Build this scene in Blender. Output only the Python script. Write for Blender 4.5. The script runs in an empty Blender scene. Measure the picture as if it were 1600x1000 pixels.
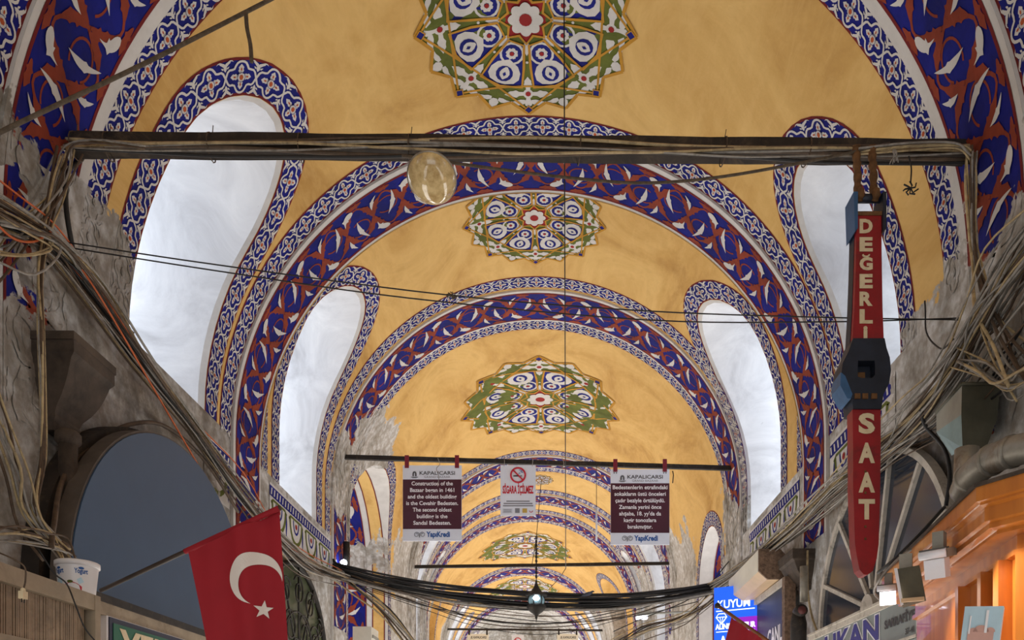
import bpy, math, random
from mathutils import Vector, Matrix
from mathutils.geometry import delaunay_2d_cdt
random.seed(7)
sc = bpy.context.scene
COL = sc.collection
PI = math.pi
pi2 = PI/2
EYE = 1.6            # eye height of the photographer; the street floor is z = 0
VX, VY, F = 862.0, 1180.0, 1200.0   # principal point and focal length on a 1600x1000 frame

# ------------------------------------------------------------ camera, world, lights
cam_data = bpy.data.cameras.new('camera')
cam = bpy.data.objects.new('camera', cam_data); COL.objects.link(cam)
cam.location = (0, 0, EYE); cam.rotation_euler = (pi2, 0, 0)
cam_data.sensor_width = 36; cam_data.lens = 36*F/1600
cam_data.shift_x = -(VX-800)/1600; cam_data.shift_y = (VY-500)/1600
cam_data.clip_start = .05; cam_data.clip_end = 300
sc.camera = cam
sc.view_settings.view_transform = 'Standard'; sc.view_settings.look = 'None'
sc.view_settings.exposure = 0.22; sc.view_settings.gamma = 1
sc.view_settings.use_curve_mapping = False

world = bpy.data.worlds.new('overcast_sky'); sc.world = world; world.use_nodes = True
wb = world.node_tree.nodes['Background']; wb.inputs[0].default_value = (.86, .93, 1, 1); wb.inputs[1].default_value = .5

def area(name, loc, direction, sx, sy, power, color=(1, 1, 1)):
    l = bpy.data.lights.new(name, 'AREA'); l.shape = 'RECTANGLE'; l.size = sx; l.size_y = sy
    l.energy = power; l.color = color
    o = bpy.data.objects.new(name, l); COL.objects.link(o); o.location = loc
    o.rotation_euler = Vector(direction).to_track_quat('-Z', 'Y').to_euler()
    return o
WIN_POWER = .16      # scale of the daylight outside each high window
SHOP_FILL = .36
# unseen fill lights added below the frame on both sides, standing for shop lighting
for yy, ll, kk in ((1.0, 6, .42), (8, 6, .8), (14.5, 5, 1.25), (21.5, 7, 1.6), (30, 8, 1.9), (37, 5, 2.2)):
    for s in (-1, 1):
        area('shop_fill_light', ((2.35*s) - .22 - (max(0, yy-18)*.07), yy, .95), (-s*.55, 0, 1), ll, .9, 42*ll*SHOP_FILL*kk, (1, .95, .88))

area('fill_behind_camera', (-.2, -4.4, 3.0), (0, 1, .12), 5.0, 3.5, 70, (.9, .95, 1))  # unseen fill added behind the camera to brighten surfaces facing it

# ------------------------------------------------------------ node helpers
class NT:
    def __init__(s, tree): s.t = tree; s.n = tree.nodes; s.l = tree.links
    def new(s, kind, **kw):
        n = s.n.new(kind)
        for k, v in kw.items(): setattr(n, k, v)
        return n
    def setin(s, sock, v):
        if isinstance(v, bpy.types.NodeSocket): s.l.new(v, sock)
        elif isinstance(v, (tuple, list)) and len(v) == 3 and sock.type == 'RGBA': sock.default_value = (*v, 1)
        else: sock.default_value = v
    def math(s, op, a, b=0.0, clamp=False):
        n = s.new('ShaderNodeMath', operation=op, use_clamp=clamp); s.setin(n.inputs[0], a); s.setin(n.inputs[1], b); return n.outputs[0]
    def mix(s, f, a, b, mode='MIX'):
        n = s.new('ShaderNodeMix', data_type='RGBA', blend_type=mode); s.setin(n.inputs[0], f); s.setin(n.inputs[6], a); s.setin(n.inputs[7], b); return n.outputs[2]
    def noise(s, vec, scale, detail=4, rough=.55, dist=0.0):
        n = s.new('ShaderNodeTexNoise'); s.l.new(vec, n.inputs['Vector']); n.inputs['Scale'].default_value = scale
        n.inputs['Detail'].default_value = detail; n.inputs['Roughness'].default_value = rough; n.inputs['Distortion'].default_value = dist
        return n.outputs[0]
    def ramp(s, f, stops):
        n = s.new('ShaderNodeValToRGB'); cr = n.color_ramp
        while len(cr.elements) < len(stops): cr.elements.new(.5)
        for e, (p, c) in zip(cr.elements, stops): e.position = p; e.color = (*c, 1)
        s.l.new(f, n.inputs[0]); return n.outputs[0]
    def mrange(s, v, a, b, c=0.0, d=1.0, smooth=True):
        n = s.new('ShaderNodeMapRange', interpolation_type='SMOOTHSTEP' if smooth else 'LINEAR')
        s.setin(n.inputs[0], v); n.inputs[1].default_value = a; n.inputs[2].default_value = b; n.inputs[3].default_value = c; n.inputs[4].default_value = d
        return n.outputs[0]
    def pos(s):
        return s.new('ShaderNodeNewGeometry').outputs['Position']
    def scalevec(s, v, sv):
        n = s.new('ShaderNodeVectorMath', operation='MULTIPLY'); s.l.new(v, n.inputs[0]); n.inputs[1].default_value = sv; return n.outputs[0]

def srgb(r, g, b):
    f = lambda c: (c/255/12.92) if c/255 <= .04045 else ((c/255+.055)/1.055)**2.4
    return (f(r), f(g), f(b))

# one shared node group: where the paint has come off the masonry, and the bare plaster below it
# spots: centre x, y, z above eye level, radius
SPOTS = [(-3.3, 5.1, 3.2, .62), (-3.3, 5.6, 2.9, .70), (-3.2, 4.1, 3.5, .45), (-3.2, 6.3, 2.0, 1.1), (-3.2, 5.0, 1.6, 1.2),
         (2.85, 4.4, 2.6, .7), (2.8, 5.2, 2.6, .75), (2.8, 5.9, 2.75, .6), (2.8, 5.6, 1.9, .9), (2.9, 3.6, 3.2, .8),
         (-3.1, 11.7, 4.15, .72), (-2.9, 12.3, 4.95, .62), (-2.8, 13.1, 5.25, .4), (-3.0, 16.6, 3.8, 1.0), (-3.1, 17.2, 4.1, 1.0), (-3.6, 15.0, 3.9, .42), (-3.1, 17.6, 3.0, 1.5),
         (2.8, 12.0, 3.5, .6), (2.8, 11.4, 2.9, .8), (2.75, 15.7, 3.7, .95), (2.75, 16.8, 3.8, 1.1), (2.75, 16.2, 2.6, 1.4), (2.6, 20.5, 3.6, 1.3), (-3.4, 20.5, 3.7, 1.4),
         (-3.6, 23.6, 3.6, 1.2), (2.2, 26.5, 4.3, 1.4), (-4.0, 29, 3.6, 2.0), (2.0, 29, 3.6, 2.0)]
def make_plaster_group():
    g = bpy.data.node_groups.new('worn_plaster', 'ShaderNodeTree')
    g.interface.new_socket('Mask', in_out='OUTPUT', socket_type='NodeSocketFloat')
    g.interface.new_socket('Color', in_out='OUTPUT', socket_type='NodeSocketColor')
    g.interface.new_socket('Height', in_out='OUTPUT', socket_type='NodeSocketFloat')
    n = NT(g); out = n.new('NodeGroupOutput'); p = n.pos()
    m = None
    for x, y, z, r in SPOTS:
        d = n.new('ShaderNodeVectorMath', operation='DISTANCE'); n.l.new(p, d.inputs[0]); d.inputs[1].default_value = (x, y, z+EYE)
        v = n.math('SUBTRACT', r, d.outputs['Value'])
        m = v if m is None else n.math('MAXIMUM', m, v)
    nz = n.noise(p, 1.7, 6, .62, .4)
    nz2 = n.noise(p, 7.0, 4, .6)
    a = n.math('ADD', m, n.math('MULTIPLY', n.math('SUBTRACT', nz, .5), 1.9))
    a = n.math('ADD', a, n.math('MULTIPLY', n.math('SUBTRACT', nz2, .5), .25))
    mask = n.mrange(a, -.01, .03)
    small = n.mrange(n.noise(p, 2.3, 8, .75, 1.2), .70, .72)      # small chips everywhere
    sep = n.new('ShaderNodeSeparateXYZ'); n.l.new(p, sep.inputs[0])
    low = n.mrange(sep.outputs[2], EYE+4.6, EYE+3.4)
    mask = n.math('MAXIMUM', mask, n.math('MULTIPLY', small, low))
    n.l.new(mask, out.inputs['Mask'])
    # plaster: grey-white base, brown soot, streaks
    st = n.noise(n.scalevec(p, (1, 1, .7)), 1.5, 7, .62, .5)
    c = n.ramp(st, [(.28, srgb(142, 138, 130)), (.42, srgb(188, 187, 184)), (.52, srgb(218, 218, 218)), (.66, srgb(230, 231, 233)), (.8, srgb(184, 182, 180))])
    fine = n.noise(p, 11, 6, .6)
    c = n.mix(n.mrange(fine, .35, .75), n.mix(1.0, c, srgb(196, 188, 178), 'MULTIPLY'), c)
    # soot on the walls near the first tie beam, and the damp brown corner over the left stalls
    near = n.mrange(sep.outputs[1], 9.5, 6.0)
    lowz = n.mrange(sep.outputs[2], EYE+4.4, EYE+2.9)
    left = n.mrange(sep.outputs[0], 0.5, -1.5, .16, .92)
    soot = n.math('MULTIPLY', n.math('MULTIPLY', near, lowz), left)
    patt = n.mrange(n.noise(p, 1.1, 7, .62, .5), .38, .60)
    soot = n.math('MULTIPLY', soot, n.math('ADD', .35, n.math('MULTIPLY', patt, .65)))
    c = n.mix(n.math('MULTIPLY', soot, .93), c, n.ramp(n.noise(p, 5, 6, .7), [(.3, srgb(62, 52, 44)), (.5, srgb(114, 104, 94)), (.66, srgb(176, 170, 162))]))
    n.l.new(c, out.inputs['Color'])
    n.l.new(n.math('ADD', n.math('MULTIPLY', n.noise(p, 3, 4, .5), .6), n.math('MULTIPLY', fine, .4)), out.inputs['Height'])
    return g
PG = make_plaster_group()

def base_mat(name):
    m = bpy.data.materials.new(name); m.use_nodes = True
    n = NT(m.node_tree); b = n.n['Principled BSDF']
    return m, n, b
def bump(n, b, h, strength=.3, dist=.02):
    bp = n.new('ShaderNodeBump'); bp.inputs['Strength'].default_value = strength; bp.inputs['Distance'].default_value = dist
    n.l.new(h, bp.inputs['Height']); n.l.new(bp.outputs[0], b.inputs['Normal'])
def wall_mat(name, rgb=None, var=.14, rough=.75, seam=None):
    """paint on masonry: plaster shows through where it has come off; rgb None = bare plaster"""
    m, n, b = base_mat(name)
    g = n.new('ShaderNodeGroup'); g.node_tree = PG
    if rgb is None:
        n.l.new(g.outputs['Color'], b.inputs['Base Color'])
    else:
        p = n.pos()
        nz = n.noise(p, 3.1, 5, .65)
        lo = tuple(c*(1-var*1.6) for c in rgb); hi = tuple(min(1, c*(1+var)) for c in rgb)
        c = n.ramp(nz, [(.35, lo), (.65, hi)])
        if seam: c = seam(n, p, c)
        c = n.mix(g.outputs['Mask'], c, g.outputs['Color'])
        n.l.new(c, b.inputs['Base Color'])
    bump(n, b, g.outputs['Height'], .35, .03)
    b.inputs['Roughness'].default_value = rough
    b.inputs['Specular IOR Level'].default_value = .25
    return m
def ochre(n, p, c):
    big = n.noise(n.scalevec(p, (1, .8, 1)), .9, 6, .62, .9)
    c = n.ramp(big, [(.28, srgb(176, 132, 68)), (.44, srgb(206, 163, 94)), (.58, srgb(222, 182, 112)), (.76, srgb(192, 148, 82))])
    br = n.noise(n.scalevec(p, (2.5, 1.2, 6)), 2.2, 5, .7, .5)
    c = n.mix(n.mrange(br, .4, .7, 0, .22), c, srgb(238, 200, 134))
    st = n.mrange(n.noise(p, 3.6, 9, .8, 1.5), .70, .76, 0, .35)
    c = n.mix(st, c, srgb(150, 118, 74))
    sep = n.new('ShaderNodeSeparateXYZ'); n.l.new(p, sep.inputs[0])
    return c
M = {}
M['plaster'] = wall_mat('bare_plaster')
M['ochre'] = wall_mat('ochre_paint', (.5, .3, .1), seam=ochre)
M['blue'] = wall_mat('cobalt_paint', srgb(14, 22, 118), .22)
M['white'] = wall_mat('white_paint', srgb(208, 204, 200), .07)
M['red'] = wall_mat('oxide_red_paint', srgb(138, 58, 38), .15)
M['darkred'] = wall_mat('maroon_paint', srgb(112, 30, 30), .15)
M['orange'] = wall_mat('rust_paint', srgb(176, 84, 44), .15)
M['olive'] = wall_mat('olive_paint', srgb(96, 104, 40), .18)
M['gold'] = wall_mat('gold_paint', srgb(188, 136, 44), .12)
M['crimson'] = wall_mat('crimson_paint', srgb(150, 34, 34), .1)
M['purple'] = wall_mat('violet_paint', srgb(70, 40, 84), .15)
def whitewash():
    m, n, b = base_mat('whitewash'); p = n.pos()
    a = n.noise(p, 1.4, 7, .65, .8)
    c = n.ramp(a, [(.3, srgb(188, 187, 190)), (.5, srgb(216, 216, 219)), (.7, srgb(234, 234, 236))])
    d = n.mrange(n.noise(n.scalevec(p, (1, 1, .6)), 5.5, 9, .8, 2.0), .64, .70, 0, .4)
    c = n.mix(d, c, srgb(130, 126, 122))
    n.l.new(c, b.inputs['Base Color']); b.inputs['Roughness'].default_value = .8
    bump(n, b, a, .25, .03); b.inputs['Specular IOR Level'].default_value = .2
    return m
M['whitewash'] = whitewash()
def simple(name, rgb, rough=.5, metal=0.0, var=.15, scale=8, bumpy=.0, spec=.5, dirt=None):
    m, n, b = base_mat(name)
    tc = n.new('ShaderNodeTexCoord').outputs['Object']
    nz = n.noise(tc, scale, 6, .65)
    c = n.ramp(nz, [(.32, tuple(x*(1-var*1.5) for x in rgb)), (.66, tuple(min(1, x*(1+var)) for x in rgb))])
    if dirt: c = n.mix(n.mrange(n.noise(tc, scale*.6, 8, .75, 1.0), .5, .68, 0, .8), c, dirt)
    n.l.new(c, b.inputs['Base Color']); b.inputs['Roughness'].default_value = rough; b.inputs['Metallic'].default_value = metal
    b.inputs['Specular IOR Level'].default_value = spec
    if bumpy: bump(n, b, nz, bumpy, .01)
    return m
def emis(name, rgb, strength):
    m, n, b = base_mat(name)
    b.inputs['Base Color'].default_value = (*rgb, 1); b.inputs['Emission Color'].default_value = (*rgb, 1); b.inputs['Emission Strength'].default_value = strength
    return m

# ------------------------------------------------------------ mesh helpers
class MB:
    def __init__(s): s.v = []; s.f = []; s.m = []; s.mats = []; s.sm = []
    def mi(s, mat):
        if mat not in s.mats: s.mats.append(mat)
        return s.mats.index(mat)
    def add(s, verts, faces, mat, smooth=False):
        o = len(s.v); k = s.mi(mat)
        s.v += [tuple(p) for p in verts]
        for f in faces: s.f.append([o+i for i in f]); s.m.append(k); s.sm.append(smooth)
        return s
    def box(s, c, d, mat, rot=None):
        x, y, z = (q/2 for q in d)
        P = [Vector((sx*x, sy*y, sz*z)) for sx in (-1, 1) for sy in (-1, 1) for sz in (-1, 1)]
        if rot: P = [rot @ q for q in P]
        P = [q+Vector(c) for q in P]
        return s.add(P, [(0, 1, 3, 2), (4, 6, 7, 5), (0, 4, 5, 1), (2, 3, 7, 6), (0, 2, 6, 4), (1, 5, 7, 3)], mat)
    def prism(s, poly, axis, a, b, mat):
        """extrude a 2-D polygon along axis 0/1/2 from a to b; polygon gives the two other coordinates in order"""
        def P(q, t):
            r = list(q); r.insert(axis, t); return tuple(r)
        n = len(poly); V = [P(q, a) for q in poly]+[P(q, b) for q in poly]
        return s.add(V, [list(range(n)), list(range(2*n-1, n-1, -1))]+[(i, (i+1) % n, n+(i+1) % n, n+i) for i in range(n)], mat)
    def tube(s, pts, r, mat, n=6, caps=True):
        pts = [Vector(p) for p in pts]; rr = r if isinstance(r, (list, tuple)) else [r]*len(pts)
        V = []; up = None
        for i, p in enumerate(pts):
            t = (pts[min(i+1, len(pts)-1)]-pts[max(i-1, 0)])
            t = t.normalized() if t.length > 1e-9 else Vector((0, 0, 1))
            if up is None:
                up = t.orthogonal().normalized()
            else:
                up = (up-t*up.dot(t)); up = up.normalized() if up.length > 1e-6 else t.orthogonal().normalized()
            w = t.cross(up)
            for k in range(n):
                a = 2*PI*k/n; V.append(p+(up*math.cos(a)+w*math.sin(a))*rr[i])
        Fc = [(i*n+k, i*n+(k+1) % n, (i+1)*n+(k+1) % n, (i+1)*n+k) for i in range(len(pts)-1) for k in range(n)]
        if caps: Fc += [list(range(n-1, -1, -1)), [(len(pts)-1)*n+k for k in range(n)]]
        return s.add(V, Fc, mat, True)
    def lathe(s, prof, mat, n=24, c=(0, 0, 0), close=True):
        V = [(c[0]+r*math.cos(2*PI*k/n), c[1]+r*math.sin(2*PI*k/n), c[2]+z) for r, z in prof for k in range(n)]
        Fc = [(i*n+k, i*n+(k+1) % n, (i+1)*n+(k+1) % n, (i+1)*n+k) for i in range(len(prof)-1) for k in range(n)]
        return s.add(V, Fc, mat, True)
    def build(s, name, parent=None, kind=None):
        me = bpy.data.meshes.new(name); me.from_pydata(s.v, [], s.f)
        for m in s.mats: me.materials.append(m)
        me.polygons.foreach_set('material_index', s.m); me.polygons.foreach_set('use_smooth', s.sm); me.update()
        o = bpy.data.objects.new(name, me); COL.objects.link(o)
        if parent: o.parent = parent
        if kind: o['kind'] = kind
        return o
def tag(o, label, cat, group=None, kind=None):
    o['label'] = label; o['category'] = cat
    if group: o['group'] = group
    if kind: o['kind'] = kind
    return o
def empty(name, loc, label, cat, rz=0, group=None):
    o = bpy.data.objects.new(name, None); COL.objects.link(o); o.location = (loc[0], loc[1], loc[2]+EYE); o.rotation_euler = (0, 0, rz)
    o.empty_display_size = .1
    return tag(o, label, cat, group)
def lift(o): o.location.z += EYE; return o
def smoothpts(pts, k=6):
    P = [Vector(p) for p in pts]
    if len(P) < 3: return P
    Q = [2*P[0]-P[1]]+P+[2*P[-1]-P[-2]]; out = []
    for i in range(1, len(Q)-2):
        a, b, c, d = Q[i-1:i+3]
        for j in range(k):
            t = j/k
            out.append(.5*((2*b)+(c-a)*t+(2*a-5*b+4*c-d)*t*t+(3*b-a-3*c+d)*t**3))
    out.append(P[-1]); return out
def at(px, py, Y): return Vector(((px-VX)/F*Y, Y, (VY-py)/F*Y))      # relative to the eye
def atX(px, py, X): return at(px, py, X*F/(px-VX))

# lettering: filled glyph meshes from the built-in font, laid flat into a sign's own frame
_tc = {}
def glyphs(txt, bold=0.0, shear=0.0):
    key = (txt, bold, shear)
    if key in _tc: return _tc[key]
    cu = bpy.data.curves.new('lettering', 'FONT'); cu.body = txt; cu.offset = bold; cu.shear = shear; cu.resolution_u = 3
    ob = bpy.data.objects.new('lettering', cu); COL.objects.link(ob)
    dg = bpy.context.evaluated_depsgraph_get(); ev = ob.evaluated_get(dg); me = ev.to_mesh()
    V = [tuple(v.co) for v in me.vertices]; Fc = [tuple(p.vertices) for p in me.polygons]
    ev.to_mesh_clear(); bpy.data.objects.remove(ob); bpy.data.curves.remove(cu)
    xs = [v[0] for v in V]; ys = [v[1] for v in V]
    r = (V, Fc, min(xs), max(xs), min(ys), max(ys)); _tc[key] = r; return r
def letter(mb, txt, cx, cz, w, h, mat, y=-.01, bold=.02, slope=0.0, lineh=None):
    """fit the text into a box w x h centred on (cx, cz) in the sign's x-z plane, front towards -y"""
    V, Fc, x0, x1, y0, y1 = glyphs(txt, bold)
    if h is None: h = w*(y1-y0)/(x1-x0)
    sx = w/(x1-x0); sy = h/(y1-y0)
    P = [(cx+(v[0]-(x0+x1)/2)*sx, y, cz+(v[1]-(y0+y1)/2)*sy+slope*(v[0]-(x0+x1)/2)*sx) for v in V]
    mb.add(P, Fc, mat)
_H = None
def line(mb, txt, cx, base, cap, mat, w=None, xs=1.0, y=-.01, bold=.02, slope=0.0, align='c'):
    """one line of lettering with capital height cap and baseline at base"""
    global _H
    if _H is None: _H = glyphs('H', 0)[5]
    V, Fc, x0, x1, y0, y1 = glyphs(txt, bold)
    sy = cap/_H; sx = w/(x1-x0) if w else sy*xs
    off = cx-(x0+x1)/2*sx if align == 'c' else cx-x0*sx
    mb.add([(off+v[0]*sx, y, base+v[1]*sy+slope*(off+v[0]*sx)) for v in V], Fc, mat)

# ------------------------------------------------------------ the vaulted street
R = 3.0
def axis(y):                                   # the street bends a little to the left far down
    for (a, ca), (b, cb) in (((-9, -.22), (18, -.22)), ((18, -.22), (25, -.87)), ((25, -.87), (45, -1.6))):
        if y <= b: return ca+(cb-ca)*(y-a)/(b-a)
    return -1.6
def vault(h, rr=R):
    def P(s, y, l=0.0):
        c = axis(y)
        if s < 0: return (c-rr+l, y, h+s+EYE)
        if s > PI*R: return (c+rr-l, y, h-(s-PI*R)+EYE)
        t = s/R; q = rr-l
        return (c-q*math.cos(t), y, h+q*math.sin(t)+EYE)
    return P
def wall_map(side):
    def P(y, z, l=0.0): return (axis(y)+side*(R-l), y, z+EYE)
    return P

def inside(p, poly):
    x, y = p; c = False; j = len(poly)-1
    for i in range(len(poly)):
        xi, yi = poly[i]; xj, yj = poly[j]
        if (yi > y) != (yj > y) and x < (xj-xi)*(y-yi)/(yj-yi)+xi: c = not c
        j = i
    return c
def cut_sheet(mb, P, a0, a1, b0, b1, holes, mat, da=.12, db=.45):
    """a sheet over [a0,a1]x[b0,b1] mapped by P with openings cut out"""
    na = max(1, math.ceil((a1-a0)/da)); nb = max(1, math.ceil((b1-b0)/db))
    if not holes:
        V = [P(a0+(a1-a0)*i/na, b0+(b1-b0)*j/nb) for i in range(na+1) for j in range(nb+1)]
        mb.add(V, [(i*(nb+1)+j, (i+1)*(nb+1)+j, (i+1)*(nb+1)+j+1, i*(nb+1)+j+1) for i in range(na) for j in range(nb)], mat, True); return
    pts = [Vector((a0+(a1-a0)*i/na, b0+(b1-b0)*j/nb)) for i in range(na+1) for j in range(nb+1)]
    edges = []; idx = lambda i, j: i*(nb+1)+j
    for i in range(na): edges += [(idx(i, 0), idx(i+1, 0)), (idx(i, nb), idx(i+1, nb))]
    for j in range(nb): edges += [(idx(0, j), idx(0, j+1)), (idx(na, j), idx(na, j+1))]
    for h in holes:
        o = len(pts); pts += [Vector(q) for q in h]
        edges += [(o+k, o+(k+1) % len(h)) for k in range(len(h))]
    v, e, f, *_ = delaunay_2d_cdt(pts, edges, [], 0, 1e-5)
    keep = []
    for t in f:
        c = (sum(v[k][0] for k in t)/len(t), sum(v[k][1] for k in t)/len(t))
        if c[0] < a0-1e-4 or c[0] > a1+1e-4 or c[1] < b0-1e-4 or c[1] > b1+1e-4: continue
        if any(inside(c, h) for h in holes): continue
        keep.append(tuple(t))
    mb.add([P(q[0], q[1]) for q in v], keep, mat, True)

# ---- painting on a surface: every painter works through a map T(a, b, lift) -> point
LY = .0025
def polyp(mb, T, pts, mat, layer):
    mb.add([T(a, b, layer*LY) for a, b in pts], [list(range(len(pts)))], mat)
def fillp(mb, T, pts, mat, layer, d=.1):
    xs = [p[0] for p in pts]; ys = [p[1] for p in pts]; V = [Vector(p) for p in pts]; n = len(V); i = min(xs)+d/2
    edges = []; V = []
    for k in range(n):
        p, q = Vector(pts[k]), Vector(pts[(k+1) % n]); m = max(1, math.ceil((q-p).length/d))
        V += [p.lerp(q, j/m) for j in range(m)]
    e = [(k, (k+1) % len(V)) for k in range(len(V))]; bd = [tuple(v) for v in V]
    while i < max(xs):
        j = min(ys)+d/2
        while j < max(ys):
            if inside((i, j), bd): V.append(Vector((i, j)))
            j += d
        i += d
    v, _, f, *_r = delaunay_2d_cdt(V, e, [], 0, 1e-6)
    f = [tuple(t) for t in f if inside((sum(v[k][0] for k in t)/len(t), sum(v[k][1] for k in t)/len(t)), bd)]
    mb.add([T(a[0], a[1], layer*LY) for a in v], f, mat)
def strip(mb, T, L, R_, mat, layer):
    n = len(L); mb.add([T(a, b, layer*LY) for a, b in L]+[T(a, b, layer*LY) for a, b in R_], [(i, i+1, n+i+1, n+i) for i in range(n-1)], mat)
def ribbon(mb, T, pts, w, mat, layer, closed=False):
    n = len(pts); L = []; Q = []
    for i, (x, y) in enumerate(pts):
        if closed: p = pts[i-1]; q = pts[(i+1) % n]
        else: p = pts[max(i-1, 0)]; q = pts[min(i+1, n-1)]
        dx, dy = q[0]-p[0], q[1]-p[1]; d = math.hypot(dx, dy) or 1
        L.append((x-dy/d*w/2, y+dx/d*w/2)); Q.append((x+dy/d*w/2, y-dx/d*w/2))
    if closed: L.append(L[0]); Q.append(Q[0])
    strip(mb, T, L, Q, mat, layer)
def disc(mb, T, c, r, mat, layer, n=10, ry=None):
    ry = ry or r
    polyp(mb, T, [(c[0]+r*math.cos(2*PI*k/n), c[1]+ry*math.sin(2*PI*k/n)) for k in range(n)], mat, layer)
def leaf(mb, T, p, q, w, mat, layer, bend=0.0, prof=(0, .45, .8, 1, .9, .7, .4, 0)):
    dx, dy = q[0]-p[0], q[1]-p[1]; d = math.hypot(dx, dy) or 1; ux, uy = dx/d, dy/d; nx, ny = -uy, ux
    L = []; Q = []; m = len(prof)-1; ctr = []
    for i in range(m+1):
        t = i/m; k = bend*d*math.sin(PI*t); ctr.append((p[0]+dx*t+nx*k, p[1]+dy*t+ny*k))
    for i, pr in enumerate(prof):
        a = ctr[max(i-1, 0)]; b = ctr[min(i+1, m)]; ex, ey = b[0]-a[0], b[1]-a[1]; e = math.hypot(ex, ey) or 1
        hx, hy = -ey/e*w/2*pr, ex/e*w/2*pr; c = ctr[i]
        L.append((c[0]+hx, c[1]+hy)); Q.append((c[0]-hx, c[1]-hy))
    strip(mb, T, L, Q, mat, layer)
def scaled(T, L, w, base=0.0):
    """local map: u in units of w along, v 0..1 across"""
    return lambda u, v, l: T(base+u*w, v*w, l)

LACE = [(0, 0), (.07, .15), (.13, .20), (.22, .20), (.29, .22), (.33, .30), (.38, .37), (.44, .405), (.5, .415)]
LACE = LACE+[(1-u, v) for u, v in LACE[-2::-1]]
def lace_band(mb, T, L, w, u0=0.0, tall=1.0, fine=True, pale=False):
    """the narrow border: maroon edges, blue ground, white interlace and a four-petalled flower in every loop.
    T(l, v*w, lift), l along 0..L"""
    n = max(1, round(L/(w*tall))); pitch = L/n; seg = max(1, math.ceil(pitch/.09))
    W = lambda u, v, l: T((u)*pitch, v*w, l)
    N = n*seg
    for v0, v1, mt, ly in ((0, .075, 'darkred', 1), (.075, .925, 'blue', 1), (.925, 1, 'darkred', 1)):
        strip(mb, T, [(L*i/N, v0*w) for i in range(N+1)], [(L*i/N, v1*w) for i in range(N+1)], M[mt], ly)
    for k in range(n):
        for sg in (1, -1):
            ribbon(mb, lambda a, b, l: W(a, b, l), [(k+u, .5+sg*v*.98) for u, v in LACE], .058, M['white'], 3)
        C = lambda a, b, l, k=k: W(k+.5+a, .5+b, l)
        for j in range(4):
            a = j*pi2; c, s = math.cos(a), math.sin(a)
            if fine:
                leaf(mb, C, (.07*c, .07*s), (.335*c, .335*s), .165, M['white'], 2, 0, (.5, .7, 1, .75, .95, .5, 0))
                leaf(mb, C, (.15*c, .15*s), (.25*c, .25*s), .045, M['orange'], 3, 0, (0, 1, 1, 0))
            else:
                leaf(mb, C, (.06*c, .06*s), (.32*c, .32*s), .17, M['white'], 2, 0, (.5, 1, .8, 0))
        disc(mb, C, (0, 0), .125, M['white'], 4, 8)
        if fine: ribbon(mb, C, [(.125*math.cos(i*PI/4), .125*math.sin(i*PI/4)) for i in range(8)], .014, M['blue'], 5, True)
        disc(mb, C, (0, 0), .062, M['orange'], 5, 6, .075)
        for sg in (1, -1):                                         # the small sprigs between the loops
            D = lambda a, b, l, k=k, sg=sg: W(k+a, .5+sg*b, l)
            if k == 0 and False: continue
            leaf(mb, D, (.0, .17), (.0, .33), .10, M['white'], 3, 0, (0, .8, 1, .6))
            for m_ in (1, -1):
                leaf(mb, D, (.0, .30), (.16*m_, .405), .085, M['white'], 3, .12*m_, (.6, 1, .8, .3))
                if fine:
                    leaf(mb, D, (.10*m_, .40), (.26*m_, .40), .05, M['white'], 3, .25*m_, (1, .8, .5, 0))
                    leaf(mb, D, (.05*m_, .24), (.13*m_, .30), .05, M['white'], 3, 0, (0, 1, .6, 0))
SLIM = (0, .22, .38, .5, .62, .72, 1.2, .95, .9, .8, .62, .4, .2, 0)
CHUNK = (0, .10, .16, .24, .4, 1.15, .8, .86, .92, .95, .9, .7, .25)
OAK = (.2, .45, .6, .7, 1.25, .8, .85, .95, 1.2, .8, .6, .35, 0)
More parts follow.
